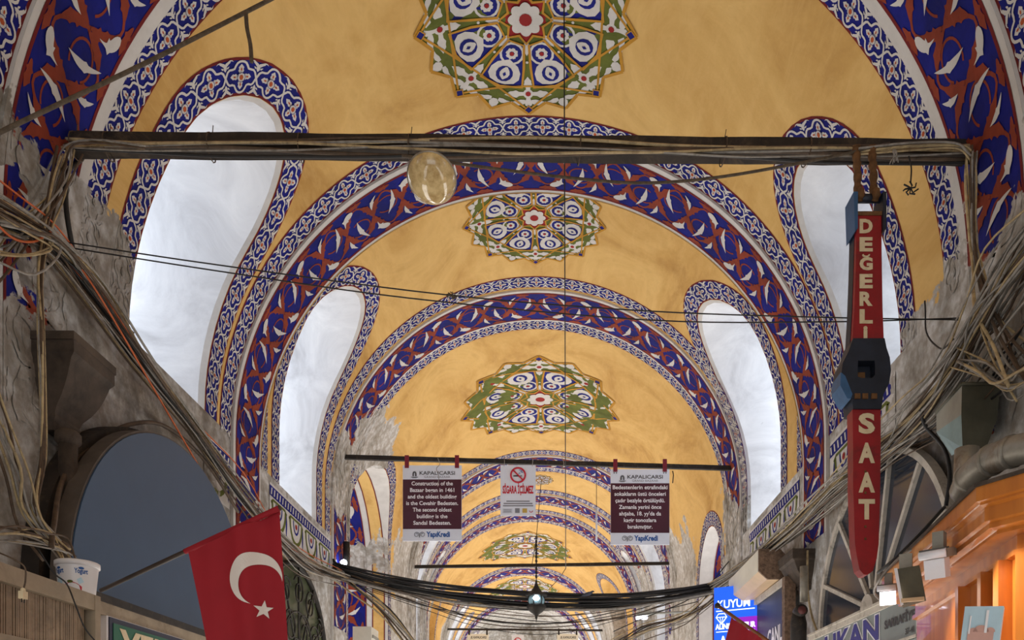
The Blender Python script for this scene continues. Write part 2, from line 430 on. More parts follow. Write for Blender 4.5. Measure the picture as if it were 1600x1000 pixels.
def vine_band(mb, T, L, w, fine=True):
    """the broad arabesque: cobalt ground, oxide-red stems and leaves, white blade leaves; mirrored at the crown"""
    half = L/2; N = max(2, math.ceil(L/.12))
    strip(mb, T, [(L*i/N, 0) for i in range(N+1)], [(L*i/N, w) for i in range(N+1)], M['blue'], 1)
    n = max(1, round(half/(w*1.2))); pitch = half/n
    if not fine: F_ = lambda p: p[::2]+(p[-1],) if len(p) % 2 == 0 else p[::2]
    else: F_ = lambda p: p
    for s in (-1, 1):
        for k in range(n):
            def C(a, b, l, k=k, s=s): return T(half+s*(k+a)*pitch, b*w, l)
            m = 18 if fine else 8
            for sg in (1, -1):
                ribbon(mb, C, [(i/m, .5+sg*.37*math.sin(2*PI*i/m)) for i in range(m+1)], .034, M['red'], 2)
            for cx, cy, r in ((.25, .42, .16), (.75, .58, .16)):
                if fine: ribbon(mb, C, [(cx+r*1.05*math.cos(.6+1.6*PI*i/m), cy+r*math.sin(.6+1.6*PI*i/m)) for i in range(m)], .024, M['red'], 2)
            for cx in (0, .5):
                for a_ in (52, 128, 232, 308):
                    if cx == 0 and k == 0 and 90 < a_ < 270: continue
                    a = math.radians(a_)
                    leaf(mb, C, (cx+.03*math.cos(a), .5+.03*math.sin(a)), (cx+.27*math.cos(a), .5+.42*math.sin(a)), .10, M['red'], 3, .10*(1 if a_ in (52, 232) else -1), F_(OAK))
            for x0, y0, x1, y1, b_ in ((.12, .95, .40, .96, -.06), (.62, .05, .90, .04, .06), (.60, .96, .86, .95, -.04), (.14, .05, .38, .04, .05)):
                leaf(mb, C, (x0, y0), (x1, y1), .085, M['red'], 3, b_, F_(OAK))
            leaf(mb, C, (.13, .16), (.27, .64), .075, M['white'], 4, .10, F_(SLIM))
            leaf(mb, C, (.65, .86), (.78, .38), .075, M['white'], 4, .10, F_(SLIM))
            leaf(mb, C, (.47, .66), (.29, .88), .115, M['white'], 4, -.22, F_(CHUNK))
            leaf(mb, C, (.98, .34), (.80, .13), .115, M['white'], 4, .22, F_(CHUNK))
            leaf(mb, C, (.38, .10), (.50, .36), .06, M['white'], 4, -.12, F_(SLIM))
            leaf(mb, C, (.90, .92), (.99, .66), .06, M['white'], 4, .12, F_(SLIM))
def plain(mb, T, L, a, b, mat, layer=1, step=.12):
    N = max(1, math.ceil(L/step)); strip(mb, T, [(L*i/N, a) for i in range(N+1)], [(L*i/N, b) for i in range(N+1)], M[mat], layer)

def medallion(mb, T0, r, fine=True):
    """the big star: T0(x, y, lift) in metres about its centre"""
    T = lambda a, b, l: T0(a*r, b*r, l)
    pol = lambda rad, deg: (rad*math.sin(math.radians(deg)), rad*math.cos(math.radians(deg)))
    out = []
    for k in range(16):
        out.append(pol(1.0 if k % 2 == 0 else .98, k*22.5)); out.append(pol(.875, k*22.5+11.25))
    out2 = [p for p in out]
    for i in range(32):                           # olive ground as a fan so that it follows the vault
        p, q = out2[i], out2[(i+1) % 32]
        for a, b in ((0, .33), (.33, .66), (.66, 1)):
            polyp(mb, T, [(p[0]*a, p[1]*a), (p[0]*b, p[1]*b), (q[0]*b, q[1]*b), (q[0]*a, q[1]*a)] if a else [(0, 0), (p[0]*b, p[1]*b), (q[0]*b, q[1]*b)], M['olive'], 1)
    def seg(p, q, w, mat, ly, n=8): ribbon(mb, T, [(p[0]+(q[0]-p[0])*i/n, p[1]+(q[1]-p[1])*i/n) for i in range(n+1)], w, mat, ly)
    for i in range(32): seg(out2[i], out2[(i+1) % 32], .03, M['gold'], 4, 2)
    for k in range(8):
        seg(pol(.96, 45*k), pol(.96, 45*k+90), .02, M['gold'], 4, 10)
    for k in range(8):                            # kites
        A = 22.5+45*k
        def K(a, b, l, A=A):
            c, s = math.cos(math.radians(A)), math.sin(math.radians(A)); return T(a*s+b*c, a*c-b*s, l)
        kite = [(.24, -.075), (.24, .075), (.46, .155), (.66, .21), (.71, .0), (.66, -.21), (.46, -.155)]
        fillp(mb, K, kite, M['blue'], 2)
        ribbon(mb, K, kite, .024, M['gold'], 5, True)
        m = 14 if fine else 8
        ribbon(mb, K, [(.36+.105*math.cos(2*PI*i/m), .105*math.sin(2*PI*i/m)) for i in range(m)], .022, M['white'], 3, True)
        for j in range(8): disc(mb, K, (.36+.04*math.cos(j*PI/4), .04*math.sin(j*PI/4)), .021, M['white'], 3, 5)
        disc(mb, K, (.36, 0), .022, M['crimson'], 4, 6)
        fillp(mb, K, [(.42, 0), (.47, -.10), (.53, -.145), (.6, -.155), (.655, -.12), (.685, -.04), (.685, .04), (.655, .12), (.6, .155), (.53, .145), (.47, .10)], M['white'], 3)
        disc(mb, K, (.575, 0), .083, M['blue'], 4, 12)
        leaf(mb, K, (.635, 0), (.50, 0), .10, M['white'], 5, 0, (.1, .8, 1, .75, .2))
        leaf(mb, K, (.60, 0), (.55, 0), .035, M['blue'], 6, 0, (0, 1, 0))
    for k in range(8):                            # crosses, sprigs, corner diamonds
        A = 45*k
        def K(a, b, l, A=A):
            c, s = math.cos(math.radians(A)), math.sin(math.radians(A)); return T(a*s+b*c, a*c-b*s, l)
        for dx, dy, ln in ((1, 0, .17), (-1, 0, .19), (0, 1, .235), (0, -1, .235)):
            leaf(mb, K, (.765+dx*.03, dy*.03), (.765+dx*ln, dy*ln), .085, M['white'], 3, 0, (.45, .5, .55, 1.0, .8, .8, .35, 0))
        disc(mb, K, (.765, 0), .052, M['white'], 3, 10); disc(mb, K, (.765, 0), .028, M['crimson'], 4, 8)
        leaf(mb, K, (.22, 0), (.36, 0), .075, M['white'], 3, 0, (.3, .9, 1, .5, 0))
        disc(mb, K, (.42, 0), .014, M['white'], 5, 6)
        polyp(mb, K, [(.90, 0), (.945, .042), (.985, 0), (.945, -.042)], M['blue'], 5)
        ribbon(mb, K, [(.90, 0), (.945, .046), (.99, 0), (.945, -.046)], .014, M['gold'], 6, True)
        def J(a, b, l, A=A+22.5):
            c, s = math.cos(math.radians(A)), math.sin(math.radians(A)); return T(a*s+b*c, a*c-b*s, l)
        for sg in (1, -1):
            leaf(mb, J, (.86, .035*sg), (.80, .30*sg), .065, M['white'], 3, -.13*sg, (.5, .8, .55, .5, .6, .9, 1, .6))
        leaf(mb, J, (.86, 0), (.97, 0), .10, M['white'], 3, 0, (.4, 1, .8, 0))
    st = []
    for k in range(8): st.append(pol(.235, 45*k)); st.append(pol(.165, 45*k+22.5))
    for i in range(16): polyp(mb, T, [(0, 0), st[i], st[(i+1) % 16]], M['crimson'], 2)
    ribbon(mb, T, st, .024, M['gold'], 5, True)
    fl = []
    for i in range(48):
        a = i*7.5; fl.append(pol(.128+.030*abs(math.cos(math.radians(a*4))), a))
    for i in range(48): polyp(mb, T, [(0, 0), fl[i], fl[(i+1) % 48]], M['white'], 6)
    disc(mb, T, (0, 0), .058, M['crimson'], 7, 12)

# ---- openings
def contour(y0, y1, zt, zb, n=14, extra=0.0):
    r = (y1-y0)/2; yc = (y0+y1)/2; zc = zt-r
    L = [(y0, zb-extra)]+[(y0, zb+(zc-zb)*i/8) for i in range(1, 9)] if extra else [(y0, zb+(zc-zb)*i/8) for i in range(0, 9)]
    A = [(yc-r*math.cos(PI*i/n), zc+r*math.sin(PI*i/n)) for i in range(1, n)]
    Q = [(y1, zc-(zc-zb)*i/8) for i in range(0, 9)]+([(y1, zb-extra)] if extra else [])
    return L+A+Q
def z2s(z, h, side):
    s = (z-h) if z <= h else R*math.asin(min(1, (z-h)/R))
    return s if side < 0 else PI*R-s
def resample(pts, step):
    D = [0]
    for a, b in zip(pts, pts[1:]): D.append(D[-1]+math.hypot(b[0]-a[0], b[1]-a[1]))
    n = max(2, round(D[-1]/step)); out = []; j = 0
    for i in range(n+1):
        t = D[-1]*i/n
        while j < len(D)-2 and D[j+1] < t: j += 1
        f = (t-D[j])/((D[j+1]-D[j]) or 1); out.append((pts[j][0]+(pts[j+1][0]-pts[j][0])*f, pts[j][1]+(pts[j+1][1]-pts[j][1])*f))
    return out, D[-1]
def path_map(P, pts, off, sgn):
    """map (l, v) to a strip alongside a developed path; v grows outwards"""
    q, Lt = resample(pts, .05); n = len(q)-1
    def T(l, v, lf):
        t = min(max(l/Lt*n, 0), n-1e-6); i = int(t); f = t-i
        def nr(k):
            a = q[max(k-2, 0)]; b = q[min(k+2, n)]; d = math.hypot(b[0]-a[0], b[1]-a[1]) or 1
            return (-(b[1]-a[1])/d*sgn, (b[0]-a[0])/d*sgn)
        n0, n1 = nr(i), nr(i+1); nx = n0[0]+(n1[0]-n0[0])*f; ny = n0[1]+(n1[1]-n0[1])*f
        x = q[i][0]+(q[i+1][0]-q[i][0])*f+nx*(off+v); y = q[i][1]+(q[i+1][1]-q[i][1])*f+ny*(off+v)
        return P(x, y, lf)
    return T, Lt
NWIN = [0]
def window(side, y0, y1, zt, zb, h, depth=.95, power=150, pane=True):
    """deep whitewashed embrasure cut through the vault, glazed at its outer end"""
    NWIN[0] += 1
    P = vault(h); C = contour(y0, y1, zt, zb)
    mb = MB(); X = axis((y0+y1)/2)+side*(R+depth)
    A = [Vector(P(z2s(z, h, side), y)) for y, z in C]
    sg = 1 if side > 0 else -1
    lip = [p+Vector((sg*.055, 0, 0)) for p in A]
    yc = (y0+y1)/2; zc = (zt+zb)/2
    def shrink(p, k): return Vector((p.x, p.y+(yc-p.y)*k, p.z+(zc+EYE-p.z)*k))
    lip = [shrink(p, .025) for p in lip]
    out = [shrink(Vector((X, p.y, p.z)), .06) for p in A]
    n = len(A)
    mb.add(A+lip, [(i, i+1, n+i+1, n+i) for i in range(n-1)]+[(n-1, 0, n, 2*n-1)], M['white'])
    K = 6; ring = []
    for k in range(K+1): ring += [lip[i].lerp(out[i], k/K) for i in range(n)]
    mb.add(ring, [(k*n+i, k*n+i+1, (k+1)*n+i+1, (k+1)*n+i) for k in range(K) for i in range(n-1)]+[(k*n+n-1, k*n, (k+1)*n, (k+1)*n+n-1) for k in range(K)], M['whitewash'], True)
    w = mb.build('window_%d' % NWIN[0], None, 'structure')
    fb = MB(); r_ = .03
    fb.tube([p+Vector((-sg*.03, 0, 0)) for p in out], r_, M['darkwood'], 6)
    for zz in (.33, .66):
        z = zb+(zt-zb)*zz+EYE; fb.box((X-sg*.03, yc, z), (.03, (y1-y0)*.9, .03), M['darkwood'])
    fb.box((X-sg*.03, yc, zb+(zt-zb)*.48+EYE), (.03, .03, (zt-zb)*.9), M['darkwood'])
    fb.build('window_frame', w)
    gb = MB(); gb.add([p for p in out], [list(range(n))], M['pane']); gb.build('window_pane', w)
    if power:
        area('sky_through_window', (X+sg*.25, yc, zc+EYE+.1), (-sg, 0, -.22), (y1-y0)*1.0, (zt-zb)*1.0, power*WIN_POWER*(y1-y0)*(zt-zb)/2.6, (.88, .94, 1))
    return [(z2s(z, h, side), y) for y, z in contour(y0, y1, zt, zb, extra=.0)], C
M['darkwood'] = simple('weathered_frame', srgb(70, 66, 62), .7)
def pane_mat():
    m, n, b = base_mat('dusty_pane'); out = n.n['Material Output']
    tr = n.new('ShaderNodeBsdfTransparent'); tr.inputs[0].default_value = (.95, .97, 1, 1)
    gl = n.new('ShaderNodeBsdfGlossy'); gl.inputs['Roughness'].default_value = .12
    mx = n.new('ShaderNodeMixShader'); mx.inputs[0].default_value = .06
    n.l.new(tr.outputs[0], mx.inputs[1]); n.l.new(gl.outputs[0], mx.inputs[2]); n.l.new(mx.outputs[0], out.inputs[0]); return m
M['pane'] = pane_mat()

# ---- bays:  y0, y1, springing height, near lace, far lace, medallion (y, radius), windows, arches
HALF = PI*R
def rib(y0, y1, h, wn, wf, n, low, fine=True, right_low=None):
    """a transverse arch: its plain pilasters run to the floor, its soffit is painted"""
    mb = MB(); P = vault(h, R-.025); e = h+EYE
    cut_sheet(mb, P, -e, HALF+e, y0, y1, [], M['plaster'], .15, .4)
    Q = vault(h, R+.012)
    for y in (y0, y1):                           # the small step down from the vault
        N = 90; S = [-e+(HALF+2*e)*i/N for i in range(N+1)]
        mb.add([P(s, y) for s in S]+[Q(s, y) for s in S], [(i, i+1, N+2+i, N+1+i) for i in range(N)], M['white'], False)
    lo = low; L = HALF+2*lo
    T = lambda l, v, lf: P(l-lo, y0+v, lf)
    plain(mb, T, L, 0, wn-.012, 'white'); plain(mb, T, L, wn-.012, wn+.012, 'darkred', 2)
    W = (y1-y0)-wn-wf
    vine_band(mb, lambda l, v, lf: P(l-lo, y0+wn+v, lf), L, W, fine)
    plain(mb, T, L, y1-y0-wf-.012, y1-y0-wf+.012, 'darkred', 2); plain(mb, T, L, y1-y0-wf+.012, y1-y0, 'white')
    for a in (0, L):
        pass
    mb.build('trim_%d' % n, None, 'structure')
def side_band(mb, P, pts, w, sgn, fine=True):
    T, Lt = path_map(P, pts, 0.0, sgn)
    lace_band(mb, T, Lt, w, fine=fine, tall=1.0)
def bay(y0, y1, h, near, far, med, wins, arches, fine=True, name='ceiling', ochr='ochre', lo_side=0.0):
    P = vault(h); mb = MB(); holes = []; below = h-3.2
    for (side, a, b, zt, zb, pw) in wins:
        dev, C = window(side, a, b, zt, zb, h, power=pw)
        holes.append(('w', side, dev))
    for (side, a, b, zt, zb) in arches:
        C = contour(a, b, zt, zb); holes.append(('a', side, [(z2s(z, h, side), y) for y, z in C]))
    polys = []
    for k, side, dev in holes:
        ext = list(dev); s0 = -.02 if side < 0 else .02
        if k == 'w' and abs((dev[0][0] if side < 0 else HALF-dev[0][0])+below) < .02:
            ext = [(dev[0][0]+s0*5, dev[0][1])]+ext+[(dev[-1][0]+s0*5, dev[-1][1])]
        polys.append(ext)
    cut_sheet(mb, P, -below, HALF+below, y0, y1, polys, M[ochr])
    if near:
        lace_band(mb, lambda l, v, lf: P(l-below, near[0]+v, lf), HALF+2*below, near[1], fine=fine)
    if far:
        lace_band(mb, lambda l, v, lf: P(l-below, far[0]+v, lf), HALF+2*below, far[1], fine=fine)
    for k, side, dev in holes:
        w = .26 if y0 < 20 else .22
        d2 = dev
        T, Lt = path_map(P, d2, .005, (-1 if side < 0 else 1))
        lace_band(mb, T, Lt, w, fine=fine)
    if med:
        my, mr = med; medallion(mb, lambda a, b, lf: P(HALF/2+a, my+b, lf), mr, fine)
    mb.build(name, None, 'structure')

T_FAR = .27
bay(-4.5, 4.42, 3.2, None, (4.16, .26), None, [(-1, 1.6, 2.9, 5.3, 3.2, 60), (1, 1.6, 2.9, 5.3, 3.2, 60)], [])
rib(4.42, 5.17, 3.2, .06, .105, 1, 1.2)
bay(5.17, 7.7, 3.2, (5.175, .25), (7.44, .26), (6.46, .955),
    [(-1, 5.85, 7.12, 5.37, 3.2, 190), (1, 6.12, 7.16, 5.07, 3.2, 170)], [])
rib(7.7, 8.42, 3.2, .07, .05, 2, .95)
# the wall that climbs from the second arch to the higher third bay
mb = MB(); Pa = vault(3.2, R-.04); Pb = vault(3.8, R+.0); N = 80
S1 = [HALF*i/N for i in range(N+1)]
mb.add([Pa(s, 8.42) for s in S1]+[Pb(s, 8.43) for s in S1], [(i, i+1, N+2+i, N+1+i) for i in range(N)], M['ochre']); mb.build('wall_upper', None, 'structure')
bay(8.42, 11.2, 3.8, (8.50, .2), (10.9, .26), (9.70, .92),
    [(-1, 9.08, 10.5, 5.86, 3.2, 190), (1, 9.32, 10.95, 5.88, 3.2, 190)], [])
rib(11.2, 11.98, 3.8, .06, .05, 3, 1.9)
bay(11.98, 17.4, 3.8, (11.985, .27), (17.1, .27), (14.65, 1.58), [],
    [(-1, 12.15, 15.1, 5.05, 1.2), (1, 12.6, 14.5, 4.0, 1.2)])
rib(17.4, 18.1, 3.8, .06, .05, 4, 1.0, False)
bay(18.1, 20.0, 3.8, (18.1, .3), (19.65, .3), (18.97, .36), [(-1, 18.5, 19.6, 5.7, 2.6, 120), (1, 18.5, 19.6, 5.7, 2.6, 120)], [], False)
rib(20.0, 20.6, 3.8, .05, .04, 5, 1.0, False)
bay(20.6, 21.5, 3.8, (20.6, .22), (21.25, .22), None, [(-1, 20.8, 21.3, 5.6, 2.6, 60), (1, 20.8, 21.3, 5.6, 2.6, 60)], [], False)
rib(21.5, 22.1, 3.8, .05, .04, 6, 1.0, False)
bay(22.1, 27.8, 3.8, (22.1, .28), (27.5, .3), (24.9, 1.6), [], [(-1, 23.2, 25.4, 5.2, 3.3), (1, 23.4, 25.6, 5.6, 3.3)], False)
rib(27.8, 28.8, 3.8, .06, .06, 7, 1.0, False)
bay(28.8, 33.4, 3.8, (28.8, .28), (33.1, .3), (30.9, 1.55), [(-1, 29.3, 30.4, 5.8, 2.8, 150), (1, 29.3, 30.4, 5.8, 2.8, 150), (-1, 31.4, 32.5, 5.8, 2.8, 150), (1, 31.4, 32.5, 5.8, 2.8, 150)], [], False)
rib(33.4, 34.4, 3.8, .06, .06, 8, 1.0, False)
bay(34.4, 40, 3.8, (34.4, .28), None, None, [(-1, 35.5, 37, 5.8, 2.8, 100), (1, 35.5, 37, 5.8, 2.8, 100)], [], False, ochr='plaster')

# ---- the walls below the springing, openings to the side streets, floor, far end
SIDEARCH = {-1: [(12.15, 15.1, 5.05), (23.2, 25.4, 5.2)], 1: [(12.6, 14.5, 4.0), (23.4, 25.6, 5.6)]}
for side, nm in ((-1, 'wall_left'), (1, 'wall_right')):
    mb = MB(); P = wall_map(side)
    segs = [(-4.5, 8.42, 3.2), (8.42, 40, 3.2)]
    hs = []
    for i, (a, b, zt) in enumerate(SIDEARCH[side]):
        if i == 0: hs.append([(a, -3), (a, 3.5), (b, 3.5), (b, -3)])
    for zz in [w for w in ([] )]: pass
    # tall windows of the far bays come down below the springing line
    dn = {-1: [(18.5, 19.6, 2.6), (20.8, 21.3, 2.6), (29.3, 30.4, 2.8), (31.4, 32.5, 2.8), (35.5, 37, 2.8)]}
    dn[1] = dn[-1]
    for a, b, zb in dn[side]: hs.append([(a, zb), (a, 3.5), (b, 3.5), (b, zb)])
    cut_sheet(mb, P, -4.5, 40, -EYE, 3.2, hs, M['plaster'], .6, .6)
    mb.build(nm, None, 'structure')
# passages of the side streets, seen through the arched openings of the crossing bays
for side in (-1, 1):
    for i, (a, b, zt) in enumerate(SIDEARCH[side]):
        h = 3.8; P = vault(h); zb = -EYE if i == 0 else 3.3
        C = contour(a, b, zt, zb)
        mb = MB(); n = len(C); X0 = axis((a+b)/2)+side*R
        A = [Vector(P(z2s(z, h, side), y)) for y, z in C]
        X = X0+side*(2.6 if i == 0 else .5)
        B = [Vector((X, p.y, p.z)) for p in A]
        K = 10; ring = [A[k].lerp(B[k], j/K) for j in range(K+1) for k in range(n)]
        mb.add(ring, [(j*n+k, j*n+k+1, (j+1)*n+k+1, (j+1)*n+k) for j in range(K) for k in range(n-1)], M['white'] if i == 0 else M['ochre'], True)
        mb.add(B, [list(range(n))], M['ochre'] if i else M['plaster'])
        if i == 0:
            # painted bands run round the inside of the opening
            q, Lt = resample(C, .06)
            def T(l, v, lf, q=q, Lt=Lt, side=side, X0=X0, a=a, b=b, zt=zt):
                m_ = len(q)-1; t = min(max(l/Lt*m_, 0), m_-1e-6); j = int(t); f = t-j
                y = q[j][0]+(q[j+1][0]-q[j][0])*f; z = q[j][1]+(q[j+1][1]-q[j][1])*f
                yc = (a+b)/2; zc = zt-(b-a)/2
                d = math.hypot(y-yc, max(0, z-zc)) or 1
                return (X0+side*v, y-(y-yc)/d*lf*1.5, z-max(0, z-zc)/d*lf*1.5+EYE)
            e0 = .0 if side < 0 else -.16
            if side < 0:
                plain(mb, T, Lt, .07, .30, 'ochre', 1); plain(mb, T, Lt, .29, .31, 'darkred', 2); plain(mb, T, Lt, .06, .08, 'darkred', 2)
            plain(mb, T, Lt, .42+e0, .44+e0, 'darkred', 2)
            vine_band(mb, lambda l, v, lf: T(l, .44+e0+v, lf), Lt, 1.0, True)
            lace_band(mb, lambda l, v, lf: T(l, 1.6+v, lf), Lt, .3)
        mb.build('trim_%d' % (20+i+(2 if side > 0 else 0)), None, 'structure')
        if i == 0: area('side_street_light', (X-side*.6, (a+b)/2, 3.2), (-side*.3, .2, .6), 1.2, 1.2, 40)
M['paving'] = simple('stone_paving', srgb(150, 144, 136), .6, scale=2)
mb = MB(); mb.box((-.6, 18, -.1), (9, 46, .2), M['paving']); mb.build('floor', None, 'structure')
mb = MB(); mb.box((-1.5, 40.2, 3.5), (8, .3, 12), M['plaster']); mb.build('wall_far', None, 'structure')
# ------------------------------------------------------------ materials of the things
M['iron'] = simple('blackened_iron', srgb(38, 33, 30), .65, .2, .3, 12, .3, dirt=srgb(74, 62, 50))
M['beam'] = simple('sooty_beam', srgb(44, 35, 28), .8, 0, .35, 6, .6, dirt=srgb(80, 66, 50))
M['wireblack'] = simple('black_cable', srgb(30, 29, 30), .55, 0, .3, 20)
M['wiregrey'] = simple('grey_cable', srgb(150, 144, 136), .6, 0, .2, 15, dirt=srgb(90, 82, 72))
M['wirebeige'] = simple('beige_cable', srgb(182, 160, 120), .6, 0, .2, 15, dirt=srgb(104, 88, 66))
M['wirebrown'] = simple('brown_cable', srgb(86, 68, 52), .7, 0, .3, 15)
M['wireorange'] = simple('orange_cable', srgb(214, 104, 52), .5, 0, .15, 15)
M['rope'] = simple('dusty_rope', srgb(92, 80, 66), .95, 0, .3, 25, .5)
M['card'] = simple('white_board', srgb(222, 226, 238), .45, 0, .03, 3)
M['plum'] = simple('plum_print', srgb(70, 24, 44), .4, 0, .08, 3)
M['ink'] = simple('dark_print', srgb(54, 52, 56), .5, 0, .05)
M['inkgrey'] = simple('grey_print', srgb(128, 128, 136), .5, 0, .05)
M['inkwhite'] = simple('white_print', srgb(238, 236, 240), .5, 0, .02)
M['inkblue'] = simple('blue_print', srgb(22, 84, 156), .5, 0, .05)
M['inkred'] = simple('red_print', srgb(196, 24, 50), .5, 0, .05)
M['inkgold'] = simple('ochre_print', srgb(196, 164, 80), .5, 0, .05)
M['strapred'] = simple('maroon_strap', srgb(122, 16, 42), .6, 0, .1)
M['signred'] = simple('red_enamel', srgb(146, 16, 24), .45, 0, .14, 6, dirt=srgb(106, 18, 20))
M['signdark'] = simple('navy_black_casing', srgb(32, 38, 52), .5, .2, .2, 10, .2)
M['signblue'] = simple('blue_enamel_edge', srgb(52, 92, 134), .5, .1, .15, 9)
M['cream'] = simple('cream_letter', srgb(222, 204, 168), .5, 0, .06, 20, dirt=srgb(200, 176, 136))
M['rust'] = simple('rusty_hook', srgb(112, 78, 46), .85, .2, .3, 18, .5)
M['bluegrey'] = simple('blue_grey_panel', srgb(58, 82, 110), .45, .1, .05, 2)
M['bluerim'] = simple('brown_rim', srgb(92, 82, 74), .7, 0, .2, 6)
M['oak'] = simple('weathered_cream_wood', srgb(158, 142, 120), .7, 0, .14, 5, .2, dirt=srgb(122, 104, 82))
M['slat'] = simple('grey_brown_slats', srgb(150, 128, 104), .6, 0, .25, 7, .2, dirt=srgb(104, 80, 58))
M['flagred'] = simple('flag_red_cloth', srgb(152, 16, 32), .8, 0, .06, 3)
M['flagwhite'] = simple('flag_white_cloth', srgb(224, 214, 206), .8, 0, .03, 3)
M['polewood'] = simple('dark_pole_wood', srgb(58, 44, 34), .6, 0, .25, 9)
M['poleorange'] = simple('brown_pole_wood', srgb(128, 74, 36), .5, 0, .2, 9)
M['tub'] = simple('white_plastic_tub', srgb(228, 224, 224), .35, 0, .03, 3)
M['stone'] = simple('sooty_stone', srgb(74, 62, 52), .8, 0, .35, 5, .8, dirt=srgb(46, 38, 32))
M['tuff'] = simple('brown_rough_board', srgb(128, 104, 86), .9, 0, .35, 26, .8, dirt=srgb(84, 68, 56))
M['ivory'] = simple('ivory_sheet', srgb(226, 222, 208), .5, 0, .06, 4)
M['tan'] = simple('tan_sheet', srgb(206, 178, 140), .5, 0, .06, 4)
M['wood'] = None
def wood():
    m, n, b = base_mat('orange_varnished_wood'); tc = n.new('ShaderNodeTexCoord').outputs['Object']
    g = n.noise(n.scalevec(tc, (6, 6, .8)), 2.0, 5, .5, .4)
    c = n.ramp(g, [(.25, srgb(172, 98, 36)), (.5, srgb(194, 116, 46)), (.75, srgb(208, 132, 58))])
    n.l.new(c, b.inputs['Base Color']); b.inputs['Roughness'].default_value = .28; b.inputs['Coat Weight'].default_value = .3
    return m
M['wood'] = wood()
M['glassdark'] = simple('dark_glass', srgb(42, 50, 64), .12, 0, .15, 2, spec=.6)
M['mullion'] = simple('old_white_mullion', srgb(196, 188, 176), .7, 0, .12, 9, .3, dirt=srgb(120, 108, 94))
M['greysign'] = simple('grey_sign_sheet', srgb(132, 140, 140), .5, 0, .08, 3)
M['navy'] = simple('navy_letter', srgb(44, 44, 128), .5, 0, .05)
M['zinc'] = simple('dull_galvanised_metal', srgb(158, 152, 140), .5, .5, .2, 6, .3, dirt=srgb(116, 90, 66))
M['oliveplate'] = simple('olive_grey_plate', srgb(84, 82, 68), .6, .2, .2, 5, .2)
M['tealplate'] = simple('pale_teal_plate', srgb(134, 160, 164), .55, .1, .15, 6, .2)
M['lampwhite'] = simple('white_fixture', srgb(226, 226, 232), .4, 0, .04, 4)
M['lampgrey'] = simple('grey_fixture', srgb(148, 148, 140), .5, .1, .12, 6, .2)
M['lampdark'] = simple('sooty_fixture', srgb(84, 80, 76), .6, .1, .2, 9)
M['green'] = simple('green_sign', srgb(26, 98, 74), .5, 0, .06, 3)
M['navyframe'] = simple('navy_frame', srgb(36, 42, 66), .5, 0, .06, 3)
M['skyblue'] = simple('pale_blue_canvas', srgb(186, 214, 228), .6, 0, .06, 6)
M['pink'] = simple('dusty_pink_paint', srgb(204, 160, 148), .6, 0, .06, 9)
M['pigeon'] = simple('slate_feathers', srgb(66, 70, 84), .7, 0, .2, 12)
M['bulb'] = emis('cold_white_bulb', (.75, .9, 1), 14)
M['tubelight'] = emis('tube_light', (.85, .85, 1), 10)
M['spotface'] = emis('lit_spot_face', (1, .93, .95), 3.0)
M['litblue'] = emis('lit_blue_sign', srgb(26, 92, 226), .75)
M['litpurple'] = emis('lit_purple_sign', srgb(134, 26, 176), .8)
M['litwhite'] = emis('lit_white_letter', (.85, .9, 1), .95)
def frosted():
    m, n, b = base_mat('amber_glass_dish')
    tc = n.new('ShaderNodeTexCoord').outputs['Object']
    n.l.new(n.ramp(n.noise(tc, 14, 6, .7), [(.35, srgb(176, 146, 96)), (.6, srgb(220, 194, 142))]), b.inputs['Base Color'])
    b.inputs['Roughness'].default_value = .12; b.inputs['Coat Weight'].default_value = .6; return m
M['dish'] = frosted()
M['lglass'] = simple('lantern_glass', srgb(150, 186, 200), .1, 0, .05, 5)

def axes(o): return o
def part(mb, name, parent, label=None):
    o = mb.build(name, parent)
    if label: o['label'] = label
    return o

# ------------------------------------------------------------ cables
def cable(pts, r, mat, label, group=None, name='cable', k=6, n=5):
    mb = MB(); P = [Vector((max(-3.15, min(2.71, p[0])), p[1], p[2])) if p[1] < 11.3 else Vector(p) for p in smoothpts(pts, k)]; o0 = P[0].copy()
    mb.tube([p-o0 for p in P], r, M[mat], n)
    o = mb.build(name); o.location = (o0.x, o0.y, o0.z+EYE)
    return tag(o, label, 'cable', group)
def bundle(path, count, spread, r, mats, label, group, seed=1, n=5, k=4, ends=1.0, sagvar=0.0):
    rnd = random.Random(seed); L = len(path)
    for i in range(count):
        off = Vector((rnd.gauss(0, 1), rnd.gauss(0, 1)*.6, rnd.gauss(0, 1)))
        pts = []; sv = rnd.random()*sagvar
        for j, p in enumerate(path):
            w = spread[j] if isinstance(spread, (list, tuple)) else spread
            wob = Vector((rnd.gauss(0, 1), rnd.gauss(0, .6), rnd.gauss(0, 1)))*.45
            t = j/(L-1)
            pts.append(Vector(p)+(off+wob)*w+Vector((0, 0, -sv*math.sin(PI*t))))
        m = mats[i % len(mats)]
        cname = {'wireblack': 'black', 'wiregrey': 'grey', 'wirebeige': 'beige', 'wirebrown': 'brown', 'wireorange': 'orange'}[m]
        cable(pts, r*rnd.uniform(.75, 1.25), m, label.replace('#', cname), group+' ('+cname+')', n=n, k=k)

